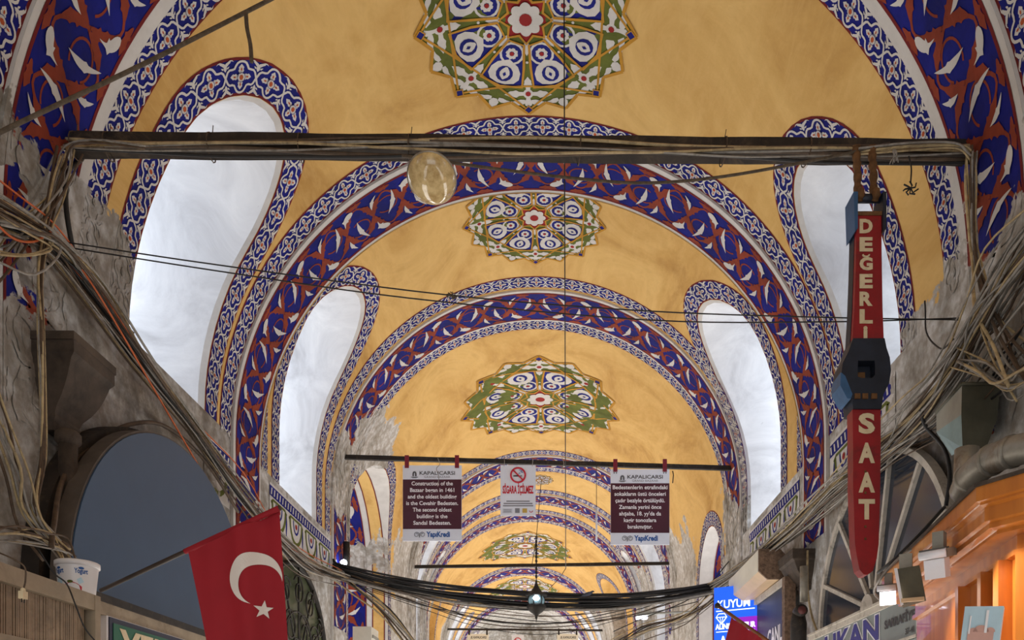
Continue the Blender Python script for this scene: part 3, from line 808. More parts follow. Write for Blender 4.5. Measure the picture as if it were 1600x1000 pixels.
# along the left wall, from the corner over the stalls down to the crossing
LW = -3.02
pth = [atX(-60, 300, LW), atX(20, 340, LW), atX(85, 380, LW), atX(150, 455, LW), atX(225, 565, LW), atX(300, 665, LW), atX(372, 762, LW), atX(430, 838, LW), atX(480, 880, LW), at(535, 903, 11.0)]
bundle(pth, 24, [.07, .05, .035, .045, .035, .03, .035, .045, .06, .05], .008, ['wiregrey', 'wirebrown', 'wirebeige', 'wireblack', 'wirebrown', 'wiregrey'], '# cable in the thick bundle slanting down the left wall past the blue-grey arch', 'left wall bundle', 3)
bundle(pth, 2, [.08, .06, .05, .04, .03, .03, .05, .05, .06, .05], .005, ['wireorange'], '# cable among the grey ones slanting down the left wall', 'left wall orange cables', 5)
pth = [atX(98, 250, -3.05), atX(88, 300, -3.05), atX(70, 360, -3.02), atX(62, 430, -2.98), atX(64, 520, -2.9), atX(66, 620, -2.9), atX(66, 720, -2.9), atX(54, 790, -2.9), atX(80, 835, -2.85), atX(108, 862, -2.8)]
bundle(pth, 9, [.04, .03, .03, .012, .012, .012, .012, .012, .015, .02], .0075, ['wirebeige', 'wiregrey', 'wirebrown'], '# cable in the upright bundle left of the stone capital', 'upright bundle by the capital', 8)
pth = [atX(104, 245, -3.05), atX(82, 300, -3.08), atX(40, 360, -3.08), atX(-10, 420, -3.05), atX(-60, 470, -3.0)]
bundle(pth, 6, .045, .0065, ['wiregrey', 'wirebrown', 'wirebeige'], '# cable dropping from the left end of the tie beam into the corner tangle', 'corner tangle, upper left', 11)
pth = [atX(-50, 520, -2.9), atX(-5, 640, -2.9), atX(30, 730, -2.9), atX(48, 800, -2.9), atX(90, 850, -2.85)]
bundle(pth, 7, .03, .0065, ['wirebeige', 'wirebrown', 'wiregrey'], '# cable rising at the left edge above the slatted cabinet', 'left edge cables', 12)
pth = [atX(-40, 835, -2.75), atX(10, 830, -2.75), atX(60, 838, -2.75), atX(95, 850, -2.78), atX(112, 880, -2.75)]
bundle(pth, 8, .035, .006, ['wiregrey', 'wirebeige', 'wirebrown'], '# cable heaped on top of the slatted cabinet', 'heap on the cabinet', 14)
pth = [atX(-40, 310, -3.0), atX(30, 345, -3.0), atX(75, 372, -3.0), atX(30, 400, -3.0), atX(-30, 380, -3.0)]
bundle(pth, 5, .05, .006, ['wiregrey', 'wirebeige'], '# looped cable in the knot at the far left of the wall', 'knot at the far left', 17)
cable([atX(128, 248, -3.1), atX(106, 270, -3.12), atX(103, 320, -3.12), atX(112, 380, -3.12), atX(122, 420, -3.12), atX(165, 490, -3.12), atX(207, 520, -3.15)], .016, 'wireblack', 'thick black hose curving from the beam end down the left plaster', name='hose')
cable([atX(-20, 335, -2.98), atX(20, 372, -2.98), atX(55, 377, -2.98), atX(85, 362, -2.98), atX(110, 395, -2.98), atX(160, 470, -2.98), atX(230, 590, -2.98), atX(320, 745, -2.98)], .007, 'wireorange', 'bright orange cable standing out from the left wall bundle')
cable([atX(80, 855, -2.72), atX(84, 820, -2.9), atX(100, 745, -3.05), atX(150, 690, -3.1), atX(210, 662, -3.1), atX(262, 668, -3.1), atX(320, 720, -3.1), atX(372, 800, -3.1)], .016, 'wirebrown', 'brown cable following the rim of the blue-grey arch')

# right wall
RW = 2.55
pth = [atX(1680, 300, RW), atX(1600, 400, RW), atX(1545, 485, RW), atX(1500, 560, RW), atX(1440, 640, RW), atX(1375, 705, RW), atX(1310, 762, RW), atX(1240, 825, RW), at(1170, 880, 9.6), at(1118, 915, 11.0)]
bundle(pth, 36, [.07, .06, .05, .05, .055, .06, .055, .05, .04, .04], .0075, ['wiregrey', 'wirebeige', 'wiregrey', 'wirebrown', 'wiregrey'], '# cable in the big bundle sweeping down the right wall behind the red sign', 'right wall bundle', 21)
pth = [atX(1690, 360, 2.6), atX(1625, 470, 2.6), atX(1575, 540, 2.6), atX(1540, 600, 2.62), atX(1470, 655, 2.6), atX(1400, 700, 2.6), atX(1330, 760, 2.6)]
bundle(pth, 12, .09, .006, ['wiregrey', 'wirebrown', 'wireblack'], '# loose cable straggling beside the right wall bundle', 'right wall stragglers', 23)
pth = [atX(1522, 236, 2.66), atX(1520, 290, 2.66), atX(1524, 370, 2.66), atX(1532, 430, 2.62), atX(1550, 490, 2.6), atX(1590, 560, 2.58), atX(1640, 620, 2.56)]
bundle(pth, 8, [.02, .015, .015, .02, .04, .06, .07], .0075, ['wirebeige', 'wirebrown', 'wiregrey'], '# cable hanging from the right end of the tie beam', 'upright bundle at the right beam end', 25)
pth = [atX(1700, 560, 2.4), atX(1620, 590, 2.45), atX(1570, 610, 2.45), atX(1540, 590, 2.5), atX(1500, 565, 2.5)]
bundle(pth, 8, .045, .0065, ['wiregrey', 'wirebeige'], '# cable looping over the grey-green metal box', 'loops over the metal box', 27)
cable([atX(1445, 470, 2.7), atX(1450, 520, 2.72), atX(1470, 545, 2.7), atX(1490, 530, 2.65)], .006, 'wireblack', 'thin black wire looping on the right plaster below the painted border')
cable([atX(1440, 640, 2.5), atX(1446, 665, 2.55), atX(1475, 700, 2.62), atX(1484, 740, 2.62), atX(1478, 790, 2.6)], .014, 'wireblack', 'thick black cable curling round the right end of the dark fanlight')
cable([at(1478, 790, 5.2), at(1440, 832, 4.9), at(1400, 872, 4.9), at(1372, 895, 5.1)], .012, 'wireblack', 'black cable lying on the orange cornice')
cable([at(1440, 850, 4.6), at(1405, 872, 4.8), at(1375, 905, 5.0), at(1366, 925, 5.2), at(1378, 940, 5.2)], .009, 'wiregrey', 'grey cable drooping off the end of the orange cornice')
cable([at(1262, 860, 8.0), at(1262, 920, 8.0), at(1268, 960, 8.0), at(1278, 990, 7.8)], .012, 'wirebeige', 'beige cable dropping beside the red-capped pipe')

# across the street at the crossing
YC = 11.1
pth = [at(505, 888, YC), at(600, 908, YC), at(700, 924, YC), at(820, 934, YC), at(940, 936, YC), at(1040, 930, YC), at(1135, 915, YC)]
bundle(pth, 18, [.05, .045, .05, .05, .05, .045, .04], .017, ['wireblack', 'wireblack', 'wireblack', 'wiregrey'], '# cable in the thick bundle slung across the street behind the lantern', 'bundle across the street', 31, sagvar=.12)
pth = [at(540, 900, YC), at(650, 925, YC), at(760, 945, YC), at(870, 952, YC), at(980, 944, YC), at(1080, 930, YC)]
bundle(pth, 9, .05, .006, ['wireblack', 'wirebrown'], 'thin # wire sagging below the bundle across the street', 'thin wires below the bundle', 33, sagvar=.35)
pth = [at(520, 890, 11.0), at(560, 920, 11.2), at(600, 955, 11.3), at(640, 1000, 11.4), at(660, 1030, 11.4)]
bundle(pth, 10, .035, .012, ['wirebrown', 'wiregrey', 'wirebeige', 'wireblack'], '# cable turning down from the crossing at the left pilaster', 'cables turning down, left', 35)
pth = [at(1140, 905, 11.0), at(1110, 935, 11.2), at(1070, 965, 11.4), at(1010, 985, 11.6), at(960, 1010, 11.8)]
bundle(pth, 12, .06, .009, ['wirebrown', 'wiregrey', 'wirebeige', 'wireblack'], '# cable in the tangle left of the blue sign', 'tangle by the blue sign', 37)
pth = [at(634, 887, 17.2), at(632, 925, 17.2), at(635, 960, 17.2), at(631, 1010, 17.2)]
bundle(pth, 3, .03, .008, ['wireblack'], 'thin # wire hanging from the left end of the third tie rod', 'wires to the third tie rod', 39)

# wires and ropes near the first beam
cable([at(-60, 236, 4.1), at(60, 178, 4.2), at(200, 112, 4.4), at(300, 62, 4.6), at(425, -2, 4.9), at(500, -42, 5.0), at(680, -150, 5.05), at(850, -270, 5.08)], .012, 'rope', 'dusty rope slanting across the upper left arabesque', name='rope')
cable([at(384, 20, 4.75), at(386, 45, 4.75), at(391, 70, 4.75), at(393, 97, 4.75)], .013, 'rope', 'short frayed rope end hanging above the left white window', name='rope')
cable([at(60, 372, 4.8), at(340, 414, 4.85), at(700, 461, 4.95), at(1010, 486, 5.0), at(1290, 496, 5.0), at(1510, 500, 5.1)], .0045, 'wireblack', 'thin wire crossing the vault, upper of the pair at mid height')
cable([at(95, 385, 4.8), at(350, 425, 4.85), at(640, 466, 4.95), at(1010, 500, 5.0), at(1290, 503, 5.0), at(1505, 497, 5.1)], .0045, 'wireblack', 'thin wire crossing the vault, lower of the pair at mid height')
mb = MB(); o0 = at(706, 462, 4.95)
rr = random.Random(4)
for i in range(16):
    a = rr.uniform(0, 2*PI); mb.tube([(0, 0, 0), (math.cos(a)*.02, rr.uniform(-.01, .01), math.sin(a)*.012), (math.cos(a+.4)*.035, 0, math.sin(a+.3)*.025)], .003, M['rope'], 4)
o = mb.build('dust_clump'); o.location = o0+Vector((0, 0, EYE)); tag(o, 'clump of dust and fluff caught on the thin crossing wires', 'dust')
YB = 4.93
cable([at(628, 243, YB-.1), at(760, 262, YB-.1), at(900, 279, YB-.1), at(1010, 286, YB-.1), at(1130, 276, YB-.1), at(1290, 247, YB-.1), at(1390, 224, YB-.1)], .009, 'rope', 'brown cable sagging below the tie beam right of the dish lamp')
cable([at(1420, 244, YB-.08), at(1424, 262, YB-.08), at(1423, 285, YB-.08)], .005, 'wireblack', 'short black wire dangling from the tie beam beside the red sign')
mb = MB()
for i in range(7):
    a = i*.9+.3; mb.tube([(0, 0, 0), (.03*math.cos(a), .004*i, .02*math.sin(a)), (.05*math.cos(a+.5), 0, .045*math.sin(a+.5))], .005, M['wireblack'], 4)
o = mb.build('wire_knot'); o.location = at(1423, 294, YB-.08)+Vector((0, 0, EYE)); tag(o, 'small black spidery knot at the end of the dangling wire', 'wire knot')
cable([Vector((.1, 6.2, 6.17)), at(884, 888, 11.2)], .006, 'wireblack', 'long thin wire dropping from the nearest medallion to the street crossing')
cable([at(884, 888, 11.2), at(874, 903, 11.2), at(860, 918, 11.2)], .005, 'wireblack', 'short thin wire from the crossing down to the cable bundle beside the lantern')

# ------------------------------------------------------------ tie beams with what hangs on them
def beam(px0, py0, px1, py1, Y, h, d, mat, name, label, cat):
    a, b = at(px0, py0, Y), at(px1, py1, Y); c = (a+b)/2; L = (b-a).length
    mb = MB(); rot = Matrix.Rotation(-math.atan2(b.z-a.z, b.x-a.x), 3, 'Y')
    N = 24
    prof = [(-d/2, -h/2), (d/2, -h/2), (d/2, h/2), (-d/2, h/2)]
    rnd = random.Random(int(Y*10)); V = []
    for i in range(N+1):
        x = -L/2+L*i/N
        for (y, z) in prof: V.append(rot @ Vector((x, y, z+rnd.uniform(-.05, .05)*h)))
    Fc = [(i*4+k, i*4+(k+1) % 4, i*4+4+(k+1) % 4, i*4+4+k) for i in range(N) for k in range(4)]+[(0, 1, 2, 3), (N*4, N*4+1, N*4+2, N*4+3)]
    mb.add(V, Fc, M[mat])
    o = mb.build(name); o.location = (c.x, c.y, c.z+EYE); return tag(o, label, cat)
beam(78, 226, 1532, 239, 4.97, .10, .10, 'beam', 'tie_beam', 'thick sooty tie beam crossing the street nearest the viewer, hung with cables', 'beam')
beam(524, 714, 1147, 732, 11.58, .065, .05, 'iron', 'tie_rod', 'black iron rod carrying the two plum signs and the no-smoking sign', 'rod')
beam(630, 886, 1066, 880, 17.6, .07, .05, 'iron', 'tie_rod', 'black iron rod behind the lantern, below the second green star', 'rod')
beam(688, 983, 945, 985, 28.3, .07, .05, 'iron', 'tie_rod', 'farthest black iron rod at the bottom of the view', 'rod')
for i, (o1, mt) in enumerate([(-.045, 'wirebeige'), (-.02, 'wiregrey'), (.0, 'wirebeige'), (.025, 'wirebrown'), (.045, 'wireblack'), (.01, 'wiregrey'), (-.035, 'wirebrown')]):
    rnd = random.Random(40+i); pts = []
    for j in range(13):
        px = 96+j*119; pts.append(at(px, 226+px*.009+rnd.uniform(-2, 2)+o1*230+(6*math.sin(j*.8+i*1.3)), YB-.03-.012*(i % 3)))
    cable(pts, (.010, .007, .008, .012, .010, .006, .008)[i], mt, 'cable lashed along the near tie beam', 'cables lashed to the near tie beam', k=5)
for i, px in enumerate((118, 170, 330, 470, 640, 905, 1130, 1260)):
    p = at(px, 228+px*.008, 4.95); mb = MB(); q = [Vector((.008*math.sin(a*.7), math.cos(a)*.085, math.sin(a)*.075)) for a in [2*PI*k/12 for k in range(13)]]
    mb.tube(q, .004, M['wirebrown'], 4); mb.tube([q[3], q[3]+Vector((.01, -.01, .06))], .003, M['wirebrown'], 4)
    o = mb.build('wire_tie'); o.location = (p.x, p.y, p.z+EYE); tag(o, 'twisted wire tie looped round the near tie beam', 'wire tie', 'wire ties on the near tie beam')
mb = MB(); p = at(1397, 240, YB-.1)
for i in range(8): mb.tube(smoothpts([(0, 0, .03), (.012*math.cos(i), -.01, .0), (.028*math.cos(i*1.7+1), 0, -.045-.01*(i % 3))], 4), .003, M['wiregrey'], 4)
o = mb.build('wire_tuft'); o.location = (p.x, p.y, p.z+EYE); tag(o, 'tuft of loose grey wire ends on the tie beam right of the red sign hooks', 'wire tuft')
pth = [at(1340, 236, YB-.1), at(1420, 228, YB-.1), at(1490, 226, YB-.1), at(1512, 238, YB-.1), at(1522, 262, YB-.05), at(1520, 330, YB)]
bundle(pth, 5, .012, .006, ['wirebeige', 'wiregrey'], '# cable bending off the right end of the tie beam', 'cables off the right beam end', 43)
pth = [at(220, 232, YB-.1), at(150, 222, YB-.1), at(112, 226, YB-.1), at(100, 250, YB-.05), at(92, 290, YB)]
bundle(pth, 5, .014, .006, ['wirebeige', 'wiregrey', 'wirebrown'], '# cable bending off the left end of the tie beam', 'cables off the left beam end', 45)

# dish lamp
t = empty('dish_lamp', at(674, 285, 4.72), 'round amber glass dish lamp hanging under the near tie beam', 'lamp')
t.rotation_euler = (math.radians(-24), 0, 0)
mb = MB(); mb.lathe([(.148, .05), (.150, .040), (.143, .020), (.125, -.004), (.095, -.024), (.055, -.037), (.02, -.041), (.001, -.042)], M['dish'], 36); part(mb, 'glass_dish', t)
mb = MB(); mb.lathe([(.148, .05), (.153, .046), (.153, .036), (.149, .034)], M['zinc'], 36); part(mb, 'rim', t)
mb = MB(); mb.lathe([(.001, -.012), (.028, -.010), (.034, .0), (.034, .06), (.02, .16), (.001, .17)], M['lampdark'], 16); part(mb, 'lamp_holder', t)
mb = MB(); mb.tube([(0, 0, .15), (0, .06, .23)], .008, M['iron'], 8); part(mb, 'stem', t)

# the three signs on the second rod
YS = 11.5; PX = YS/F
def hanging_sign(cx, cy, w, h, label, cat='sign', Y=YS):
    p = at(cx, cy, Y); t = empty('hanging_sign', p, label, cat)
    return t, w*Y/F, h*Y/F
def ram_logo(mb, cx, cz, r, mat):
    for s in (-1, 1):
        pts = []
        for i in range(22):
            a = i/21*2*PI*1.35; rr_ = r*(1-.62*i/21)
            pts.append((cx+s*(r*1.05)-s*rr_*math.cos(a)*1.0, 0, cz+rr_*math.sin(a)))
        mb.tube([(x, -.014, z) for x, y, z in [(cx, 0, cz-r*1.0), (cx+s*.15*r, 0, cz-.3*r)]+pts], r*.11, mat, 5)
def gate_logo(mb, cx, cz, s, mat):
    for k in (1.0, .72, .44):
        pts = [(cx-s*.5*k, -.013, cz-s*.6)]+[(cx-s*.5*k*math.cos(PI*i/10), -.013, cz+s*.1+s*.55*k*math.sin(PI*i/10)) for i in range(11)]+[(cx+s*.5*k, -.013, cz-s*.6)]
        mb.tube(pts, s*.06, mat, 4)
    mb.box((cx, -.012, cz-s*.85), (s*1.9, .004, s*.12), mat); mb.box((cx, -.012, cz-s*1.08), (s*1.2, .004, s*.08), mat)
def info_sign(cx, cy, lines, label, straps, dots):
    t, w, h = hanging_sign(cx, cy, 92, 118, label)
    mb = MB(); mb.box((0, 0, 0), (w, .018, h), M['card']); bd = part(mb, 'board', t)
    mb = MB(); mb.box((0, -.0105, -.015*h), (w*.995, .004, h*.655), M['plum']); part(mb, 'plum_field', bd)
    mb = MB(); line(mb, 'KAPALICARSI', .085*w, h*.375, .052, M['ink'], w=.60*w, y=-.0125, bold=.012); part(mb, 'heading', bd)
    mb = MB(); line(mb, 'GRAND BAZAAR', .085*w, h*.333, .030, M['inkgrey'], w=.44*w, y=-.0125, bold=-.0); part(mb, 'subheading', bd)
    mb = MB(); gate_logo(mb, -.30*w, h*.385, .055, M['ink'])
    if dots:
        for x in (-.44, -.40, .40, .44): mb.prism([(x*w+.009*math.cos(a*PI/4), .45*h+.009*math.sin(a*PI/4)) for a in range(8)], 1, -.013, -.009, M['ink'])
    part(mb, 'gate_emblem', bd)
    for i, (tx, ww) in enumerate(lines):
        mb = MB(); line(mb, tx, 0, h*.235-i*h*.0868, .056, M['inkwhite'], w=ww*w, y=-.0135, bold=.018); part(mb, 'text_line', bd)
    mb = MB(); line(mb, 'YapıKredi', .10*w, -h*.445, .075, M['inkblue'], w=.40*w, y=-.0125, bold=.035); part(mb, 'bank_name', bd)
    mb = MB(); ram_logo(mb, -.215*w, -h*.418, .042, M['inkgrey']); part(mb, 'logo', bd)
    for sx in straps:
        mb = MB(); mb.box((sx*w, -.012, h*.5+.055), (.062, .012, .19), M['strapred']); part(mb, 'strap', t, 'maroon fabric strap')
    return t
info_sign(675.5, 786.5, [('Construction of the', .70), ('Bazaar began in 1461', .75), ('and the oldest building', .83), ('is the Cevahir Bedesten.', .88), ('The second oldest', .66), ('building is the', .52), ('Sandal Bedesten.', .64)],
          'white and plum information sign with English text, left on the rod', (-.43, .42), False)
info_sign(1000, 792.5, [('Bedestenlerin etrafındaki', .93), ('sokakların üstü önceleri', .87), ('çadır beziyle örtülüydü.', .84), ('Zamanla yerini önce', .72), ("ahşaba, 18. yy'da da", .71), ('kagir tonozlara', .55), ('bırakmıştır.', .42)],
          'white and plum information sign with Turkish text, right on the rod', (-.42, .42), True)
t, w, h = hanging_sign(809.5, 766.5, 55, 79, 'narrow white no-smoking sign hanging between the two plum signs')
mb = MB(); mb.box((0, 0, 0), (w, .014, h), M['card']); bd = part(mb, 'board', t)
mb = MB(); r = .108
c_ = [( r*math.cos(2*PI*i/28), -.012, .30*h+r*math.sin(2*PI*i/28)) for i in range(29)]
mb.tube(c_, .013, M['inkred'], 6); mb.tube([(-r*.7, -.012, .30*h+r*.7), (r*.7, -.012, .30*h-r*.7)], .011, M['inkred'], 6); part(mb, 'prohibition_ring', bd)
mb = MB(); mb.box((-.025, -.010, .285*h), (.09, .006, .018), M['ink']); mb.box((.045, -.010, .285*h), (.03, .006, .018), M['inkgrey'])
for i, (x, z) in enumerate(((.02, .33), (.045, .36), (.03, .39), (.065, .345), (.06, .38))): mb.tube([(x-.014, -.009, z*h), (x, -.009, z*h+.012), (x+.014, -.009, z*h)], .004, M['inkblue'], 4)
part(mb, 'cigarette_mark', bd)
mb = MB(); line(mb, 'SİGARA İÇİLMEZ', 0, -.055*h, .105, M['inkred'], w=.88*w, y=-.009, bold=.04); part(mb, 'lettering', bd)
mb = MB()
for i, ww in enumerate((.66, .82, .86)): mb.box((0, -.0085, -.215*h-i*.045*h), (ww*w, .003, .016), M['inkgrey'])
for i in range(5): mb.box((-.30*w, -.0085, -.372*h-i*.017*h), (.28*w-(i % 2)*.03, .003, .005), M['inkgrey'])
mb.box((-.02*w, -.0085, -.40*h), (.13*w, .003, .07), M['inkgrey']); mb.box((.19*w, -.0085, -.40*h), (.13*w, .003, .065), M['inkgold'])
mb.tube([(.37*w+.025*math.cos(PI+PI*i/8), -.009, -.40*h+.025*math.sin(PI+PI*i/8)) for i in range(9)], .005, M['inkred'], 4)
part(mb, 'small_print', bd)
for sx in (-.4, .4):
    mb = MB(); mb.tube([(sx*w, 0, h*.46), (sx*w+.01, -.02, h*.5+.05), (sx*w, .05, h*.5+.13)], .005, M['wiregrey'], 5); part(mb, 'wire_hook', t)
# small hooks and a white hanging tube on the same rod
for px, ln, mt, lb in ((684, 38, 'wiregrey', 'loose wire loop hanging in front of the left plum sign'), (878, 12, 'wiregrey', 'small wire hook on the rod right of the no-smoking sign')):
    p = at(px, 722, YS-.08); mb = MB(); mb.tube(smoothpts([(0, 0, .06), (.03, 0, -.03), (-.02, 0, -.10), (.015, 0, -ln*PX*.6), (0, 0, -ln*PX)], 5), .005, M[mt], 5)
    o = mb.build('wire_hook'); o.location = (p.x, p.y, p.z+EYE); tag(o, lb, 'hook')
p = at(932, 728, YS); t = empty('hanging_tube', p, 'thin white tube hanging on a cord between the no-smoking and Turkish signs', 'tube')
mb = MB(); mb.tube([(0, 0, .03), (0, 0, -.66)], .005, M['wireblack'], 5); part(mb, 'cord', t)
mb = MB(); mb.tube([(0, 0, -.62), (0, 0, -1.12)], .014, M['lampwhite'], 8); part(mb, 'tube', t)
p = at(1051, 738, YS-.02); mb = MB(); mb.tube([(0, 0, .02), (.012, 0, -.04), (0, 0, -.16)], .008, M['iron'], 5); o = mb.build('iron_hook'); o.location = p+Vector((0, 0, EYE)); tag(o, 'bent iron hook on the rod right of the Turkish sign', 'hook')
# far signs on the last rod
for cx, w, kind in ((747, 33, 1), (887, 33, 1), (809, 19, 0)):
    Y = 28.1; p = at(cx, 1005, Y); W = w*Y/F; Hh = .95 if kind else .75
    t = empty('hanging_sign', p, {747: 'distant white and plum sign, left on the farthest rod', 887: 'distant white and plum sign, right on the farthest rod', 809: 'distant white no-smoking sign on the farthest rod'}[cx], 'sign')
    zc = .34 if kind else .30
    mb = MB(); mb.box((0, 0, zc-Hh/2), (W, .02, Hh), M['card'] if not kind else M['ivory']); bd = part(mb, 'board', t)
    if kind:
        mb = MB(); line(mb, 'KAPALICARSI', .07, zc-.17, .085, M['ink'], w=.6*W, y=-.014); gate_logo(mb, -.3*W, zc-.12, .05, M['ink']); part(mb, 'heading', bd)
        mb = MB(); mb.box((0, -.012, zc-.55), (W*.99, .004, .52), M['plum']); part(mb, 'plum_field', bd)
        for sx in (-.42, .42):
            mb = MB(); mb.box((sx*W, -.01, zc+.08), (.06, .01, .24), M['iron']); part(mb, 'strap', t)
    else:
        mb = MB(); mb.tube([(.13*math.cos(2*PI*i/20), -.015, zc-.24+.13*math.sin(2*PI*i/20)) for i in range(21)], .016, M['inkred'], 5); mb.tube([(-.09, -.015, zc-.15), (.09, -.015, zc-.33)], .014, M['inkred'], 5); part(mb, 'prohibition_ring', bd)

# watch-shaped shop sign
YW = 4.78
t = empty('watch_shaped_sign', at(1357, 332, YW), 'tall red wristwatch-shaped sign reading DEĞERLİ SAAT, hung from the near tie beam', 'sign')
def wp(px, py): return ((px-1357)/F*YW, (332-py)/F*YW)
def tri_prism(mb, px_poly, d0, d1, mat): mb.prism([wp(*q) for q in px_poly], 1, d0, d1, mat)
mb = MB(); tri_prism(mb, [(1339, 335), (1377, 335), (1378, 420), (1379, 480), (1381, 532), (1332, 532), (1335, 480), (1337, 420)], 0, .035, M['signred']); up = part(mb, 'upper_strap', t, 'red upper watch strap')
mb = MB(); tri_prism(mb, [(1338.3, 335), (1377.7, 335), (1379, 420), (1380, 480), (1382, 533), (1331, 533), (1334, 480), (1336.3, 420)], .034, .11, M['signdark']); part(mb, 'strap_backing', t)
mb = MB(); case = [(1332, 530), (1381, 530), (1384, 545), (1389, 560), (1391, 580), (1388, 600), (1379, 618), (1376, 640), (1332, 640), (1330, 622), (1320, 606), (1313, 588), (1316, 568), (1325, 550)]
win = [(1339, 565), (1366, 565), (1366, 592), (1339, 592)]
# case front with the square opening: four-sided frame of quads, then the rim and a back
outer = case; n_ = len(outer); cen = (1352.5, 578.5)
def sq(p):
    dx, dy = p[0]-cen[0], p[1]-cen[1]; k = 13.5/max(abs(dx), abs(dy)); return (cen[0]+dx*k, cen[1]+dy*k)
inner = [sq(p) for p in outer]
def w3(q, y): a, b = wp(*q); return (a, y, b)
V = [w3(q, -.012) for q in outer]+[w3(q, -.012) for q in inner]+[w3(q, .06) for q in inner]+[w3(q, .14) for q in outer]
Fc = [(i, (i+1) % n_, n_+(i+1) % n_, n_+i) for i in range(n_)]+[(n_+i, n_+(i+1) % n_, 2*n_+(i+1) % n_, 2*n_+i) for i in range(n_)]+[(i, (i+1) % n_, 3*n_+(i+1) % n_, 3*n_+i) for i in range(n_)]+[list(range(2*n_, 3*n_)), list(range(3*n_, 4*n_))]
mb.add(V, Fc, M['signdark']); cs = part(mb, 'watch_case', t, 'dark navy watch case with a square opening')
mb = MB(); mb.box((wp(1350, 583)[0], .05, wp(1350, 583)[1]), (.045, .02, .05), M['rust']); mb.box((wp(1353, 588)[0], .04, wp(1353, 588)[1]), (.035, .01, .008), M['cream']); part(mb, 'old_movement', cs)
mb = MB(); tri_prism(mb, [(1312, 584), (1319, 590), (1330, 618), (1328, 625), (1322, 625), (1311, 604)], -.02, .13, M['signblue']); part(mb, 'case_edge', cs, 'blue crown guard on the left of the case')
for px in (1338, 1350, 1364):
    mb = MB(); mb.box((wp(px, 621)[0], -.016, wp(px, 621)[1]), (.034, .012, .032), M['rust']); part(mb, 'link', cs, 'rusty link')
mb = MB(); tri_prism(mb, [(1332, 638), (1376, 638), (1376, 700), (1375, 780), (1373, 850), (1370, 872), (1364, 892), (1356, 898), (1350, 898), (1343, 890), (1339, 870), (1336, 850), (1333, 760), (1333, 700)], 0, .09, M['signred']); lw = part(mb, 'lower_strap', t, 'red lower watch strap with a rounded end')
mb = MB()
for py in (737, 770, 823, 842): mb.box((wp(1352, py)[0], -.002, wp(1352, py)[1]), (.012, .004, .014), M['rust'])
part(mb, 'buckle_hole', lw)
mb = MB()
for ch, py in (('D', 352), ('E', 380.5), ('Ğ', 409), ('E', 438), ('R', 465.5), ('L', 493), ('i', 519)):
    x, z = wp(1353 + (0 if ch != 'i' else -1), py+11.5); cap = .078 if ch != 'i' else .082
    if ch == 'Ğ':
        z -= .003; line(mb, 'G', x, z, cap*.9, M['cream'], w=.082, y=-.003, bold=.05)
        mb.tube([(x+.02*math.cos(PI+PI*i/8), -.002, z+cap*.9+.022+.013*math.sin(PI+PI*i/8)) for i in range(9)], .006, M['cream'], 5)
    else: line(mb, ch, x, z, cap, M['cream'], w=(.082 if ch != 'i' else .026), y=-.003, bold=.05)
part(mb, 'lettering', up)
mb = MB()
for ch, py in (('S', 660), ('A', 706), ('A', 752), ('T', 794)):
    x, z = wp(1354, py+16); line(mb, ch, x, z, .112, M['cream'], w=.102, y=-.003, bold=.045)
part(mb, 'lettering', lw)
mb = MB()
for s, a, b in ((-1, 1332, 1338.5), (1, 1377.5, 1383)):
    tri_prism(mb, [(a, 303), (b, 303), (b, 360), (a+2*(s < 0), 365)], -.02, .12, M['signblue'] if s < 0 else M['signdark'])
x, z = wp(1358, 305); mb.tube([(x-.085, .03, z), (x+.085, .03, z)], .026, M['signdark'], 12)
part(mb, 'buckle', t)
mb = MB(); tri_prism(mb, [(1338, 331), (1378, 331), (1378, 337), (1338, 337)], -.006, .1, M['rust']); part(mb, 'top_cap', t)
for px in (1344, 1369):
    mb = MB(); x, z0 = wp(px, 235); _, z1 = wp(px, 300)
    mb.tube(smoothpts([(x, .055, z0+.075), (x, .062, z0+.05), (x, .055, z0-.02), (x+.004, .05, (z0+z1)/2+.02), (x-.003, .03, z1+.03), (x, -.01, z1-.01), (x, .02, z1-.035)], 5), [.024+.004*math.sin(i*1.7) for i in range(31)], M['rust'], 8); part(mb, 'hook', t, 'rusty iron hook')

# lantern
t = empty('lantern', at(838, 931, 10.85), 'ornate dark metal lantern with a lit cold bulb hanging over the street', 'lantern')
k = 10.85/F
mb = MB(); mb.lathe([(.001, 26*k), (.012, 24*k), (.02, 18*k), (.045, 12*k), (.09, 5*k), (.14, 2*k), (.155, 1*k), (.15, -1*k), (.10, -1*k)], M['iron'], 20); part(mb, 'canopy', t)
mb = MB(); mb.lathe([(.10, -1*k), (.115, -5*k), (.115, -10*k), (.10, -14*k)], M['lglass'], 16); gl = part(mb, 'glass', t)
mb = MB()
for i in range(6):
    a = i*PI/3+.2; mb.tube([(.1*math.cos(a), .1*math.sin(a), 0), (.122*math.cos(a), .122*math.sin(a), -7*k), (.103*math.cos(a), .103*math.sin(a), -15*k)], .008, M['iron'], 5)
part(mb, 'cage', t)
mb = MB(); mb.lathe([(.001, -1*k), (.035, -3*k), (.05, -6*k), (.035, -9*k), (.001, -10*k)], M['bulb'], 12, c=(0, -.10, 0)); part(mb, 'bulb', t)
mb = MB(); mb.lathe([(.11, -14*k), (.14, -16*k), (.13, -20*k), (.09, -25*k), (.04, -29*k), (.015, -32*k), (.02, -34*k), (.008, -37*k), (.001, -42*k)], M['iron'], 18); part(mb, 'base_bowl', t)
mb = MB()
n_ = 22; z0 = 25*k; z1 = 92*k
for i in range(n_):
    z = z0+(z1-z0)*i/n_; mb.tube([(.012*math.cos(a)*(i % 2), .012*math.cos(a)*((i+1) % 2), z+.026*math.sin(a)+.02) for a in [2*PI*j/8 for j in range(9)]], .006, M['iron'], 4)
part(mb, 'chain', t)
